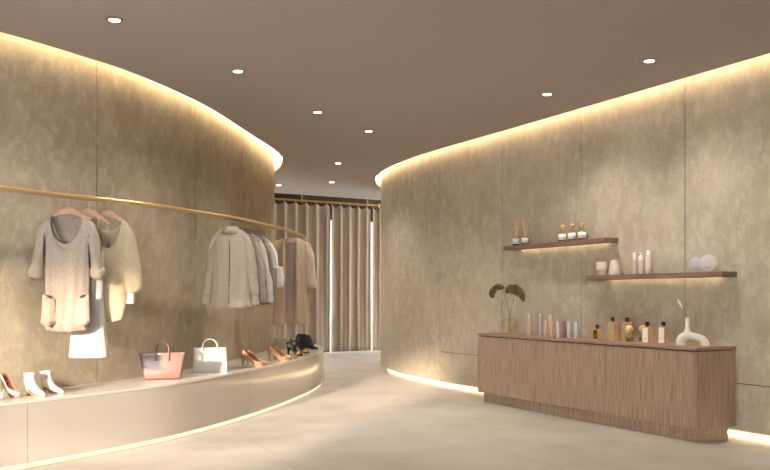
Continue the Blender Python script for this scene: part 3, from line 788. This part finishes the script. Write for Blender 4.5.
dup(bt, (-2.69,6.66,PT), math.radians(-22), 'white ankle boot at the back of its pair, half behind the other boot', SG)
p1 = make_pump((-1.545,9.12,PT), math.radians(14), 'rose-gold pump closest to the white handbag, in front of its mate', SG, M['copper'], M['copperin'])
p1.scale = (1.03,)*3
dup(p1, (-1.52,9.30,PT), math.radians(18), 'rose-gold pump tucked behind its mate, on the white handbag side', SG)
dup(p1, (-1.365,9.92,PT), math.radians(18), 'rose-gold pump in front of its mate, beside the black sandals', SG)
dup(p1, (-1.33,10.10,PT), math.radians(20), 'rose-gold pump tucked behind its mate, on the black sandal side', SG)
s1 = make_sandal((-1.26,10.90,PT), math.radians(-14), 'black bow sandal with gold toe band, next to the rose-gold pumps', SG)
dup(s1, (-1.23,11.36,PT), math.radians(-8), 'black bow sandal with gold toe band, half hidden by the fringed boots', SG)
fb = make_boot((-1.19,12.15,PT), math.radians(-6), 'black fringed ankle boot at the tip of the platform, toe towards the curtains', SG, M['black'], M['black'], True)
fb.scale = (.98,)*3
dup(fb, (-1.27,12.45,PT), math.radians(4), 'black fringed ankle boot standing behind the foremost fringed boot', SG, .98)

mb = MB(); P = [Vector((-1.62,12.46)), Vector((-1.30,12.06))]; ribbon(mb, P, 0, .012, .5005, .665)
tag(mb.build('glossy_divider', M['lacqtop']), 'low pale glossy divider standing on the platform end behind the black sandals', 'divider')

# ------------------------------------------------------------------ bags
def rrect(w, d, z, r, n=5, y0=0, bulge=0.):
    out = []
    for cx, cy, a0 in ((w-r,d-r,0),(-w+r,d-r,PI/2),(-w+r,-d+r,PI),(w-r,-d+r,1.5*PI)):
        for k in range(n+1):
            a = a0+PI/2*k/n; out.append((cx+r*math.cos(a), cy+r*math.sin(a)+y0, z))
    return out
BG = math.radians(14)
tote = thing('tote_bag', 'dusty rose leather tote bag flaring towards its open top, with dark handles', 'handbag', (-2.03,7.76,PT), BG, 'handbags on the platform')
mb = MB(); prof = [(0,.150,.055),(.012,.158,.062),(.06,.168,.062),(.12,.178,.06),(.18,.19,.055),(.225,.2,.045),(.245,.203,.04)]
rings = []
for z, w, d in prof:
    rings.append([(x, y, z - (.018*(1-(x/.2)**2) if z > .2 else 0)) for x, y, _ in rrect(w, d, z, .022)])
mb.loft(rings, cap0=True); mb.build('body', [M['pinkl'], M['brownl']], tote, smooth=1.0, solid=.004, lining=True)
for sg in (-1, 1):
    mb = MB(); mb.tube([(sg*(z[1]+.001), 0, z[0]) for z in prof[1:]], .005, 6); mb.build('edge_piping', M['brownl'], tote, smooth=3.2)
    mb = MB(); y = sg*.05
    pts = [(-.058,y+sg*.006,.17),(-.058,y+sg*.004,.225),(-.056,y,.28),(-.045,y*.8,.318),(-.02,y*.75,.333),(.02,y*.75,.333),(.045,y*.8,.318),(.056,y,.28),(.058,y+sg*.004,.225),(.058,y+sg*.006,.17)]
    mb.tube(pts, .0075, 8); hd = mb.build('handle', M['brownl'], tote, smooth=3.2)
mb = MB(); mb.loft([rrect(.155,.06,.0,.02), rrect(.158,.0635,.006,.02), rrect(.158,.0635,.012,.02)]); mb.build('base_trim', M['brownl'], tote, smooth=1.0)
hb = thing('handbag', 'ivory leather handbag with a boxy body and arched handles', 'handbag', (-1.75,8.50,PT), math.radians(16), 'handbags on the platform')
mb = MB(); mb.loft([rrect(.163,.055,0,.014), rrect(.168,.06,.01,.014), rrect(.163,.055,.12,.014), rrect(.158,.04,.235,.012), rrect(.158,.036,.243,.012)], cap=True); mb.build('body', M['whitel'], hb, smooth=.9)
mb = MB(); mb.loft([rrect(.160,.006,.238,.004), rrect(.160,.006,.247,.004)], cap=True); mb.build('top_seam', M['brassdark'], hb)
for sg in (-1, 1):
    mb = MB(); y = sg*.047
    pts = [(.075*math.cos(a), y*(1-.25*max(0, math.sin(a))), .225+.105*max(0, math.sin(a))**.8) for a in [PI*k/16 for k in range(17)]]
    mb.tube([(.075,y+sg*.004,.17)]+pts+[(-.075,y+sg*.004,.17)], .0065, 8); hd = mb.build('handle', M['whitel'], hb, smooth=3.2)
    mb = MB()
    for s in (-1, 1): mb.box(s*.075-.013, s*.075+.013, y+sg*.003-.004, y+sg*.003+.004, .15, .20, bev=.003)
    mb.build('handle_tab', M['whitel'], hd)

# ------------------------------------------------------------------ sideboard
RW = math.atan2(A_.y, A_.x)
def wp(lx, ly, z): p = wl(lx, ly); return (p.x, p.y, z)
cab = thing('sideboard', 'long low walnut sideboard with three doors standing against the right wall', 'sideboard', wp(0,0,0), RW)
LN, DP = 3.30, .485
mb = MB(); mb.box(.02, LN-.02, .022, DP, .117, .780); mb.build('body', M['walnut'], cab)
mb = MB(); mb.box(0, LN, -.004, DP+.012, .790, .816, bev=.003); mb.build('top', M['walnuth'], cab)
mb = MB(); mb.box(.03, LN-.03, .02, DP, .7795, .7905); mb.build('shadow_gap', M['back'], cab)
mb = MB(); mb.box(.055, LN-.055, .055, DP-.03, 0, .118); mb.build('plinth', M['walnut'], cab)
for s in (0, 1):
    mb = MB(); x = 0 if s == 0 else LN-.02
    mb.box(x, x+.02, .0, DP, .117, .779, bev=.002); mb.build('end_panel', M['walnut'], cab)
for k in range(3):
    mb = MB(); x0 = .0215+(LN-.043)/3*k; x1 = .0215+(LN-.043)/3*(k+1)
    mb.box(x0+.004, x1-.004, .0, .02, .119, .779, bev=.002); mb.build('door', M['walnut'], cab)
CT = .8165

# shelves
def shelf(x0, x1, zt, label, l0, l1):
    t = thing('wall_shelf', label, 'shelf', wp(x0,.31,zt), RW, 'walnut wall shelves')
    mb = MB(); mb.box(0, x1-x0, 0, .150, -.048, 0, bev=.003); mb.box(.0, x1-x0, .1495, .1885, -.016, 0); mb.box(0, .06, .1495, .1885, -.048, -.016); mb.box(x1-x0-.06, x1-x0, .1495, .1885, -.048, -.016); mb.build('board', M['shelfwood'], t)
    mb = MB(); mb.box(l0, l1, .156, .170, -.022, -.0162); mb.build('light_strip', M['ledshelf'], t)
shelf(.085, 1.835, 1.860, 'upper walnut wall shelf holding reed diffusers and stoppered bottles', .12, 1.62)
shelf(1.555, 3.305, 1.474, 'lower walnut wall shelf holding stoneware and toiletries', .15, 1.60)
SU, SL = 1.8605, 1.4745

# ------------------------------------------------------------------ things on the upper shelf
def ink_lines(mb, w, y, z, rows):
    for k, (u0, u1, h) in enumerate(rows):
        n = max(2, int((u1-u0)*w*2/.006)); x = -w+u0*2*w
        for i in range(n):
            ww = .0042 if (i*7+k*3) % 5 else .0018
            mb.box(x, x+ww, y-.0006, y, z-k*.011-h/2, z-k*.011+h/2); x += .006
def label_wrap(t, r, z0, z1, yaw0, half, rows, matl=None):
    mb = MB(); R = []
    for i in range(13):
        a = yaw0-half+2*half*i/12
        R.append([(r*math.cos(a), r*math.sin(a), z0), (r*math.cos(a), r*math.sin(a), z1)])
    mb.loft(R, closed=False); lb = mb.build('label', matl or M['paper'], t, smooth=3.2, solid=.0006)
    mb = MB(); n = 0
    for k, (zc, a0, a1, h) in enumerate(rows):
        a = a0
        while a < a1:
            da = .05 if (n*7) % 4 else .025
            rr = r+.0008
            P = [(rr*math.cos(yaw0+q), rr*math.sin(yaw0+q), z) for q, z in ((a, zc-h/2), (a+da, zc-h/2), (a+da, zc+h/2), (a, zc+h/2))]
            mb.add(P, [(0,1,2,3)]); a += .085; n += 1
    mb.build('lettering', M['ink'], lb, solid=.0004)
TOCAM = math.radians(-50)                      # room side, in shelf-local terms
def reed_diffuser(lx, ly, label, seed, flip=1):
    t = thing('reed_diffuser', label, 'reed diffuser', wp(lx,ly,SU), RW, 'reed diffusers on the upper shelf')
    mb = MB(); mb.lathe([(.040,.0),(.044,.004),(.044,.082),(.040,.092),(.020,.100),(.015,.108),(.0155,.124)], n=28); mb.build('bottle', M['honeyglass'], t, smooth=.9)
    mb = MB(); mb.lathe([(.0446,.001),(.0446,.022)], n=28); mb.build('base_band', M['blackcap'], t, smooth=1)
    label_wrap(t, .0452, .022, .085, TOCAM, 1.15, [(.070,-.15,.1,.006),(.050,-.5,.55,.007)])
    mb = MB(); mb.lathe([(.017,.118),(.019,.121),(.019,.130),(.017,.132)], n=20); mb.build('collar', M['cork'], t, smooth=1)
    for k, (a, tilt) in enumerate(((0,.20),(2.3,.24),(3.3,.2),(4.6,.1),(5.6,.27))):
        mb = MB(); dx, dy = math.cos(a+seed)*tilt, math.sin(a+seed)*tilt*.5
        mb.tube([(-dx*.03,-dy*.03,.05),(dx*.29,dy*.29,.315+.01*(k%3))], .0026, 6); mb.build('reed', M['reed'], t)
reed_diffuser(.232, .40, 'reed diffuser at the left end of the upper shelf', 0.0)
reed_diffuser(.405, .40, 'reed diffuser second from the left end of the upper shelf', .5)
def stopper_bottle(lx, ly, label, first=[None]):
    G = 'stoppered bottles on the upper shelf'
    if first[0]: return dup(first[0], wp(lx,ly,SU), RW, label, G)
    t = thing('stoppered_bottle', label, 'bottle', wp(lx,ly,SU), RW, G)
    mb = MB(); mb.lathe([(.044,0),(.048,.004),(.048,.085),(.045,.098),(.034,.112),(.020,.122),(.016,.130),(.016,.150)], n=28); mb.build('bottle', M['honeyglass'], t, smooth=.9)
    mb = MB(); mb.lathe([(.0486,.001),(.0486,.018)], n=28); mb.build('base_band', M['blackcap'], t, smooth=1)
    label_wrap(t, .0492, .018, .085, TOCAM, 1.12, [(.066,-.12,.08,.006),(.048,-.5,.5,.008)])
    mb = MB(); mb.lathe([(.013,.140),(.014,.158),(.024,.160),(.026,.164),(.026,.180),(.023,.186)], n=22); mb.build('stopper', M['cork'], t, smooth=.7)
    first[0] = t
stopper_bottle(1.075, .40, 'stoppered bottle nearest the reed diffusers on the upper shelf')
stopper_bottle(1.237, .40, 'middle one of the three stoppered bottles on the upper shelf')
stopper_bottle(1.40, .40, 'stoppered bottle nearest the right end of the upper shelf')

# ------------------------------------------------------------------ things on the lower shelf
t = thing('stacking_cup', 'two-tier blush stoneware cup at the left end of the lower shelf', 'cup', wp(1.70,.405,SL), RW, 'stoneware on the lower shelf')
mb = MB(); mb.lathe([(.046,0),(.048,.003),(.048,.050),(.046,.052)], n=32); mb.build('foot', M['stone'], t, smooth=.8)
mb = MB(); mb.lathe([(.052,.052),(.060,.055),(.062,.060),(.062,.136),(.060,.141),(.056,.141),(.055,.07),(.002,.066)], n=32); mb.build('bowl', M['stone'], t, smooth=.8)
t = thing('lidded_pot', 'tapered blush stoneware pot with a nub lid, beside the two-tier cup', 'pot', wp(1.882,.405,SL), RW, 'stoneware on the lower shelf')
mb = MB(); mb.lathe([(.058,0),(.061,.004),(.058,.05),(.048,.12),(.043,.138)], n=32); mb.build('body', M['stone'], t, smooth=.8)
mb = MB(); mb.lathe([(.043,.138),(.043,.143),(.036,.148),(.012,.150),(.008,.154),(.010,.160),(.006,.164),(.001,.165)], n=32); mb.build('lid', M['stone'], t, smooth=.8)
t = thing('cosmetic_tube', 'slimmest capped toiletry tube on the lower shelf', 'toiletry bottle', wp(2.167,.405,SL), RW, 'toiletries on the lower shelf')
mb = MB(); mb.lathe([(.015,0),(.0165,.004),(.0165,.150)], n=24); mb.build('body', M['cosm'], t, smooth=.8)
mb = MB(); mb.lathe([(.019,.148),(.019,.214),(.017,.217),(.001,.218)], n=24); mb.build('cap', M['cosmcap'], t, smooth=.8)
t = thing('pump_bottle', 'toiletry bottle with a pump nozzle between the slim tube and the rounded bottle', 'toiletry bottle', wp(2.25,.405,SL), RW, 'toiletries on the lower shelf')
mb = MB(); mb.lathe([(.027,0),(.029,.004),(.029,.138),(.027,.142)], n=26); bd = mb.build('body', M['cosm'], t, smooth=.8)
mb = MB(); mb.lathe([(.026,.142),(.026,.178),(.022,.184),(.006,.186),(.006,.214)], n=24); mb.build('pump', M['cosmcap'], t, smooth=.8)
mb = MB(); mb.tube([(0,0,.210),(-.02,-.012,.210)], .006, 10); mb.build('nozzle', M['cosmcap'], t, smooth=1)
mb = MB()
for k in range(9): mb.box(-.012,-.008, -.0297,-.027, .030+.010*k, .030+.010*k+(.007 if k % 3 else .004))
mb.build('lettering', M['ink'], t)
t = thing('rounded_bottle', 'rounded toiletry bottle with a pale cap, tallest on the lower shelf', 'toiletry bottle', wp(2.352,.405,SL), RW, 'toiletries on the lower shelf')
mb = MB(); mb.lathe([(.026,0),(.032,.006),(.039,.06),(.038,.11),(.030,.160),(.023,.184)], n=28); mb.build('body', M['cosm'], t, smooth=.8)
mb = MB(); mb.lathe([(.0225,.184),(.0225,.226),(.020,.232),(.001,.233)], n=24); mb.build('cap', M['cosmcap'], t, smooth=.8)
mb = MB()
for k in range(8): mb.box(-.019,-.014, -.0372,-.030, .050+.011*k, .050+.011*k+(.008 if k % 3 else .004))
mb.build('lettering', M['ink'], t)
def disc(lx, ly, r, m, label, lean):
    t = thing('round_compact', label, 'compact case', wp(lx,ly,SL+.0008), math.radians(-30), 'round compacts on the lower shelf')
    th = .026; R = []
    for y, q in ((0,r-.004),(.003,r),(th-.003,r),(th,r-.004)):
        R.append([(q*math.cos(2*PI*j/48), y+lean*(1+math.sin(2*PI*j/48))*r, r+q*math.sin(2*PI*j/48)) for j in range(48)])
    mb = MB(); mb.loft(R, cap=True); mb.build('case', m, t, smooth=.7)
    mb = MB(); zz = r*.5
    for k in range(9): mb.box(-.024+.0055*k, -.020+.0055*k, lean*zz-.0025, lean*zz+.001, zz-.0025, zz+.0025 if k % 3 else zz+.0005)
    mb.build('lettering', M['ink'], t)
disc(2.935, .395, .070, M['disc1'], 'lilac grey round compact standing behind the other compact', .05)
disc(3.075, .40, .078, M['disc2'], 'warm grey round compact standing at the right end of the lower shelf', .05)

# ------------------------------------------------------------------ things on the sideboard
t = thing('glass_vase', 'bulbous amber glass vase with a clear inner tube, left end of the sideboard', 'vase', wp(.304,.25,CT), RW)
def gl(prof, n=36): mb = MB(); mb.lathe(prof, n=n, caps=False); return mb
outer = [(.028,.0),(.030,.03),(.036,.045),(.070,.052),(.094,.068),(.104,.095),(.104,.130),(.094,.160),(.070,.178),(.036,.186),(.030,.190),(.030,.235)]
gl(outer).build('bulb', M['glass'], t, smooth=3.2)
gl([(.001,.004),(.019,.004),(.0205,.012),(.0205,.240)]).build('inner_tube', M['clear'], t, smooth=3.2)
def bloom_arc(arc, rad, n, seed):
    mb = MB(); rng = random.Random(seed)
    for i in range(n):
        u = rng.random(); q = u*(len(arc)-1); k = min(int(q), len(arc)-2); f = q-k
        c = Vector(arc[k]).lerp(Vector(arc[k+1]), f); r = rad[k]+(rad[k+1]-rad[k])*f
        d = Vector((rng.gauss(0,1), rng.gauss(0,1), rng.gauss(0,1))).normalized()*r*rng.uniform(.55,1.0)
        p = c+d; s = rng.uniform(.008,.013)
        a = Vector((rng.gauss(0,1), rng.gauss(0,1), rng.gauss(0,1))).normalized(); b = a.orthogonal().normalized(); e = a.cross(b)
        for w in range(4):
            g = w*PI/2
            d1 = b*math.cos(g)+e*math.sin(g); d2 = b*math.cos(g+.8)+e*math.sin(g+.8); d3 = b*math.cos(g-.8)+e*math.sin(g-.8)
            mb.add([p, p+d3*s*.7+a*s*.2, p+d1*s*1.1+a*s*.35, p+d2*s*.7+a*s*.2], [(0,1,2,3)])
    return mb
def flower(label, arc, rad, n, seed, stem):
    t = thing('dried_hydrangea', label, 'dried flower', wp(.304,.25,CT), RW+math.radians(49), 'dried blooms in the amber vase')
    bloom_arc(arc, rad, n, seed).build('bloom', M['hyd'], t, fix=False)
    mb = MB(); mb.tube(stem, .0026, 6); mb.build('stem', M['stem'], t, smooth=3.2)
flower('smaller dried brown bloom curling down on the left of the amber vase', [(-.205,0,.44),(-.215,0,.475),(-.19,-.01,.515),(-.155,0,.545),(-.115,0,.555),(-.08,.0,.54)], [.024,.036,.040,.038,.032,.018], 620, 3,
       [(.004,0,.03),(-.006,0,.22),(-.03,0,.36),(-.08,0,.50),(-.12,0,.54)])
flower('larger dried brown bloom leaning right of the amber vase', [(-.03,0,.505),(.01,0,.535),(.06,.01,.525),(.11,.01,.49),(.145,0,.445),(.155,0,.40)], [.03,.052,.066,.056,.036,.018], 1000, 4,
       [(-.004,0,.03),(.006,0,.22),(.03,0,.36),(.06,0,.50)])
def tube_box(lx, ly, r, h, m, label):
    t = thing('pillar_tube', label, 'tube', wp(lx,ly,CT), RW, 'slim tubes on the sideboard')
    mb = MB(); mb.lathe([(r*.96,0),(r,.002),(r,h*.74)], n=28); mb.build('body', m, t, smooth=.9)
    mb = MB(); mb.lathe([(r*.985,h*.74),(r*.985,h*.745),(r,h*.746),(r,h-.003),(r*.95,h),(.001,h)], n=28); mb.build('lid', m, t, smooth=.9)
for a in [(.678,.25,.0245,.240,M['tbeige'],'tall sand-coloured tube closest to the amber vase'),
          (.877,.25,.023,.246,M['tgrey'],'tall stone grey tube, second from the amber vase'),
          (.955,.32,.0255,.240,M['tbeige'],'tall sand-coloured tube half hidden behind two short blush tubes'),
          (1.119,.13,.0185,.178,M['tpink'],'short blush tube in front of the half hidden tall tube, nearer the vase'),
          (1.218,.13,.0185,.178,M['tpink'],'short blush tube directly left of the nearest silver grey tube'),
          (1.320,.13,.020,.176,M['tsilver'],'short silver grey tube between a blush tube and the cocoa brown tube'),
          (1.343,.20,.021,.176,M['tbrown'],'short cocoa brown tube among the slim tubes'),
          (1.438,.18,.019,.174,M['tsilver'],'short silver grey tube directly right of the cocoa brown tube'),
          (1.554,.18,.0235,.172,M['tsilver'],'short silver grey tube at the right end of the tube row')]: tube_box(*a)
def perfume(lx, ly, w, d, h, label, front, caph=.042):
    t = thing('perfume_bottle', label, 'perfume bottle', wp(lx,ly,CT), RW, 'wood-framed perfume bottles on the sideboard')
    mb = MB(); fw = .009
    mb.box(-w/2, w/2, -d/2+.006, d/2, 0, h, bev=.003)
    for x0, x1, z0, z1 in ((-w/2,w/2,0,fw),(-w/2,w/2,h-fw,h),(-w/2,-w/2+fw,fw,h-fw),(w/2-fw,w/2,fw,h-fw)):
        mb.box(x0, x1, -d/2, -d/2+.0065, z0, z1)
    mb.build('casing', M['oak'], t)
    mb = MB(); mb.box(-w/2+fw, w/2-fw, -d/2+.003, -d/2+.0058, fw, h-fw); pn = mb.build('pane' if front != 'paper' else 'label', M[front], t)
    if front == 'amberliq':
        mb = MB(); mb.box(-w*.2, w*.2, -d/2+.0015, -d/2+.003, h*.22, h*.55); mb.build('paper_label', M['liquid'], pn)
    else:
        mb = MB(); ink_lines(mb, w*.24, -d/2+.0028, h*.28, [(0,1,.004),(.2,.8,.003)]); mb.build('lettering', M['ink'], pn)
    mb = MB(); mb.lathe([(.013,h),(.013,h+.006),(.019,h+.007),(.019,h+caph),(.017,h+caph+.002),(.001,h+caph+.002)], n=24); mb.build('cap', M['blackcap'], t, smooth=.8)
perfume(1.854,.20,.085,.055,.108,'smallest perfume bottle, dark amber window, next to the tube row','amberliq')
perfume(2.033,.24,.092,.056,.187,'tall perfume bottle with a honey glass front, left of the ball stoppers','smokyglass')
perfume(2.105,.36,.092,.056,.184,'tall perfume bottle standing behind the front ball-stoppered bottle','smokyglass')
perfume(2.556,.18,.086,.056,.155,'perfume bottle with a white label, directly in front of a ball stopper','paper')
perfume(2.700,.24,.086,.056,.160,'perfume bottle with a white label, nearest the white arch vase','paper')
def ball_bottle(lx, ly, label, first=[None]):
    G = 'ball-stoppered bottles on the sideboard'
    if first[0]: return dup(first[0], wp(lx,ly,CT), RW, label, G)
    t = thing('ball_stopper_bottle', label, 'bottle', wp(lx,ly,CT), RW, G)
    mb = MB(); mb.lathe([(.038,0),(.041,.004),(.041,.062),(.036,.070),(.014,.073),(.013,.092)], n=28); mb.build('bottle', M['clear'], t, smooth=.8, solid=0)
    mb = MB(); mb.lathe([(.001,.006),(.036,.006),(.036,.046),(.001,.046)], n=28); mb.build('perfume', M['liquid'], t, smooth=.8)
    mb = MB(); mb.ball((0,0,.122), .038, 24, 16); mb.build('stopper', M['cork'], t, smooth=3.2)
    first[0] = t
ball_bottle(2.285, .22, 'round ball-stoppered bottle with olive liquid, foremost of the two')
ball_bottle(2.335, .345, 'round ball-stoppered bottle partly hidden behind the white-labelled bottle')

# arch vase and its dried sprig
AV = RW+math.radians(34)
t = thing('arch_vase', 'matte white arch-shaped vase with a slim neck at the right end of the sideboard', 'vase', wp(3.035,.25,CT), AV)
mb = MB()
path = []
ctl = [(-.101,0),(-.099,.035),(-.082,.066),(-.045,.086),(0,.082),(.045,.072),(.080,.056),(.098,.032),(.101,0)]
for p in spline(ctl, .012): path.append((p.x, 0, p.y))
R = []
for i, p in enumerate(path):
    p = Vector(p); t0 = Vector(path[max(i-1,0)]); t1 = Vector(path[min(i+1,len(path)-1)]); tg = (t1-t0).normalized(); nrm = Vector((0,1,0)).cross(tg)
    u = i/(len(path)-1); r = .042-.008*math.sin(PI*u)**2+.004*math.sin(PI*u*2)
    R.append([p+nrm*(r*math.cos(2*PI*j/20)*(1.0))+Vector((0,.038*math.sin(2*PI*j/20),0)) for j in range(20)])
for ring in (R[0], R[-1]):
    for v in ring: v.z = 0
mb.loft(R, cap=True); mb.build('body', M['ceramic'], t, smooth=1.0)
mb = MB(); mb.lathe([(.040,.100),(.034,.120),(.025,.140),(.0195,.170),(.0185,.247),(.0165,.249),(.013,.247),(.013,.16)], (-.045,0,0), n=24, caps=False); mb.build('neck', M['ceramic'], t, smooth=3.2)
t = thing('dried_sprig', 'pale straw grass sprig leaning out of the white arch vase', 'dried flower', wp(3.035,.25,CT), AV)
mb = MB(); stem = [(-.045,0,.17),(-.048,0,.25),(-.062,-.004,.30),(-.085,-.006,.345)]; mb.tube(stem, .0018, 6); mb.build('stem', M['stem'], t, smooth=3.2)
mb = MB(); rng = random.Random(5)
for k in range(170):
    u = rng.random(); c = Vector((-.085,-.006,.330)).lerp(Vector((-.125,-.01,.410)), u); d = Vector((rng.gauss(-.3,1), rng.gauss(0,1), rng.gauss(.6,1))).normalized()
    r = .022*math.sin(PI*min(1,u*.9+.08)); e = d.orthogonal().normalized()*.003
    mb.add([c-e, c+e, c+d*r+Vector((-.006,0,.01))], [(0,1,2)])
mb.tube([(-.085,-.006,.330),(-.11,-.008,.378),(-.125,-.01,.410)], [.004,.009,.002], 8)
mb.build('plume', M['plume'], t, fix=False)

# ------------------------------------------------------------------ daylight
w = bpy.data.worlds.new('daylight'); SC.world = w; w.use_nodes = True
bg = w.node_tree.nodes['Background']; bg.inputs['Color'].default_value = (.88,.955,1.06,1); bg.inputs['Strength'].default_value = 16.0
sun = bpy.data.lights.new('sun', 'SUN'); sun.energy = 10.5; sun.color = (1,.86,.68); sun.angle = math.radians(3.0)
so = bpy.data.objects.new('sun', sun); COL.objects.link(so)
SD = Vector((.30,1.0,-.205)).normalized()
so.rotation_euler = SD.to_track_quat('-Z', 'Y').to_euler(); so.location = (-4,-6,6)
def portal(name, loc, rot, sx, sy):
    l = bpy.data.lights.new(name, 'AREA'); l.shape = 'RECTANGLE'; l.size = sx; l.size_y = sy; l.cycles.is_portal = True
    o = bpy.data.objects.new(name, l); COL.objects.link(o); o.location = loc; o.rotation_euler = rot
portal('window_portal', ((WX0+WX1)/2,-1.3,(WZ+3.05)/2), (-PI/2,0,PI), WX1-WX0, 3.05-WZ)
portal('fill_blind_portal', (-1,-4.95,1.6), (-PI/2,0,PI), 3.6, 3.1)

# ------------------------------------------------------------------ camera
cam = bpy.data.cameras.new('camera'); co = bpy.data.objects.new('camera', cam); COL.objects.link(co)
co.location = (0,0,1.25); co.rotation_euler = (PI/2,0,0)
cam.sensor_width = 36; cam.sensor_fit = 'HORIZONTAL'; cam.lens = 36*850/770; cam.shift_y = 62/770; cam.clip_end = 100
SC.camera = co
vs = SC.view_settings; vs.view_transform = 'Standard'; vs.look = 'None'; vs.exposure = 0.45; vs.gamma = 1.0; vs.use_curve_mapping = False
cy = SC.cycles; cy.max_bounces = 10; cy.diffuse_bounces = 6; cy.glossy_bounces = 4; cy.transmission_bounces = 8; cy.sample_clamp_indirect = 6; cy.caustics_reflective = False; cy.caustics_refractive = False
cy.use_denoising = True
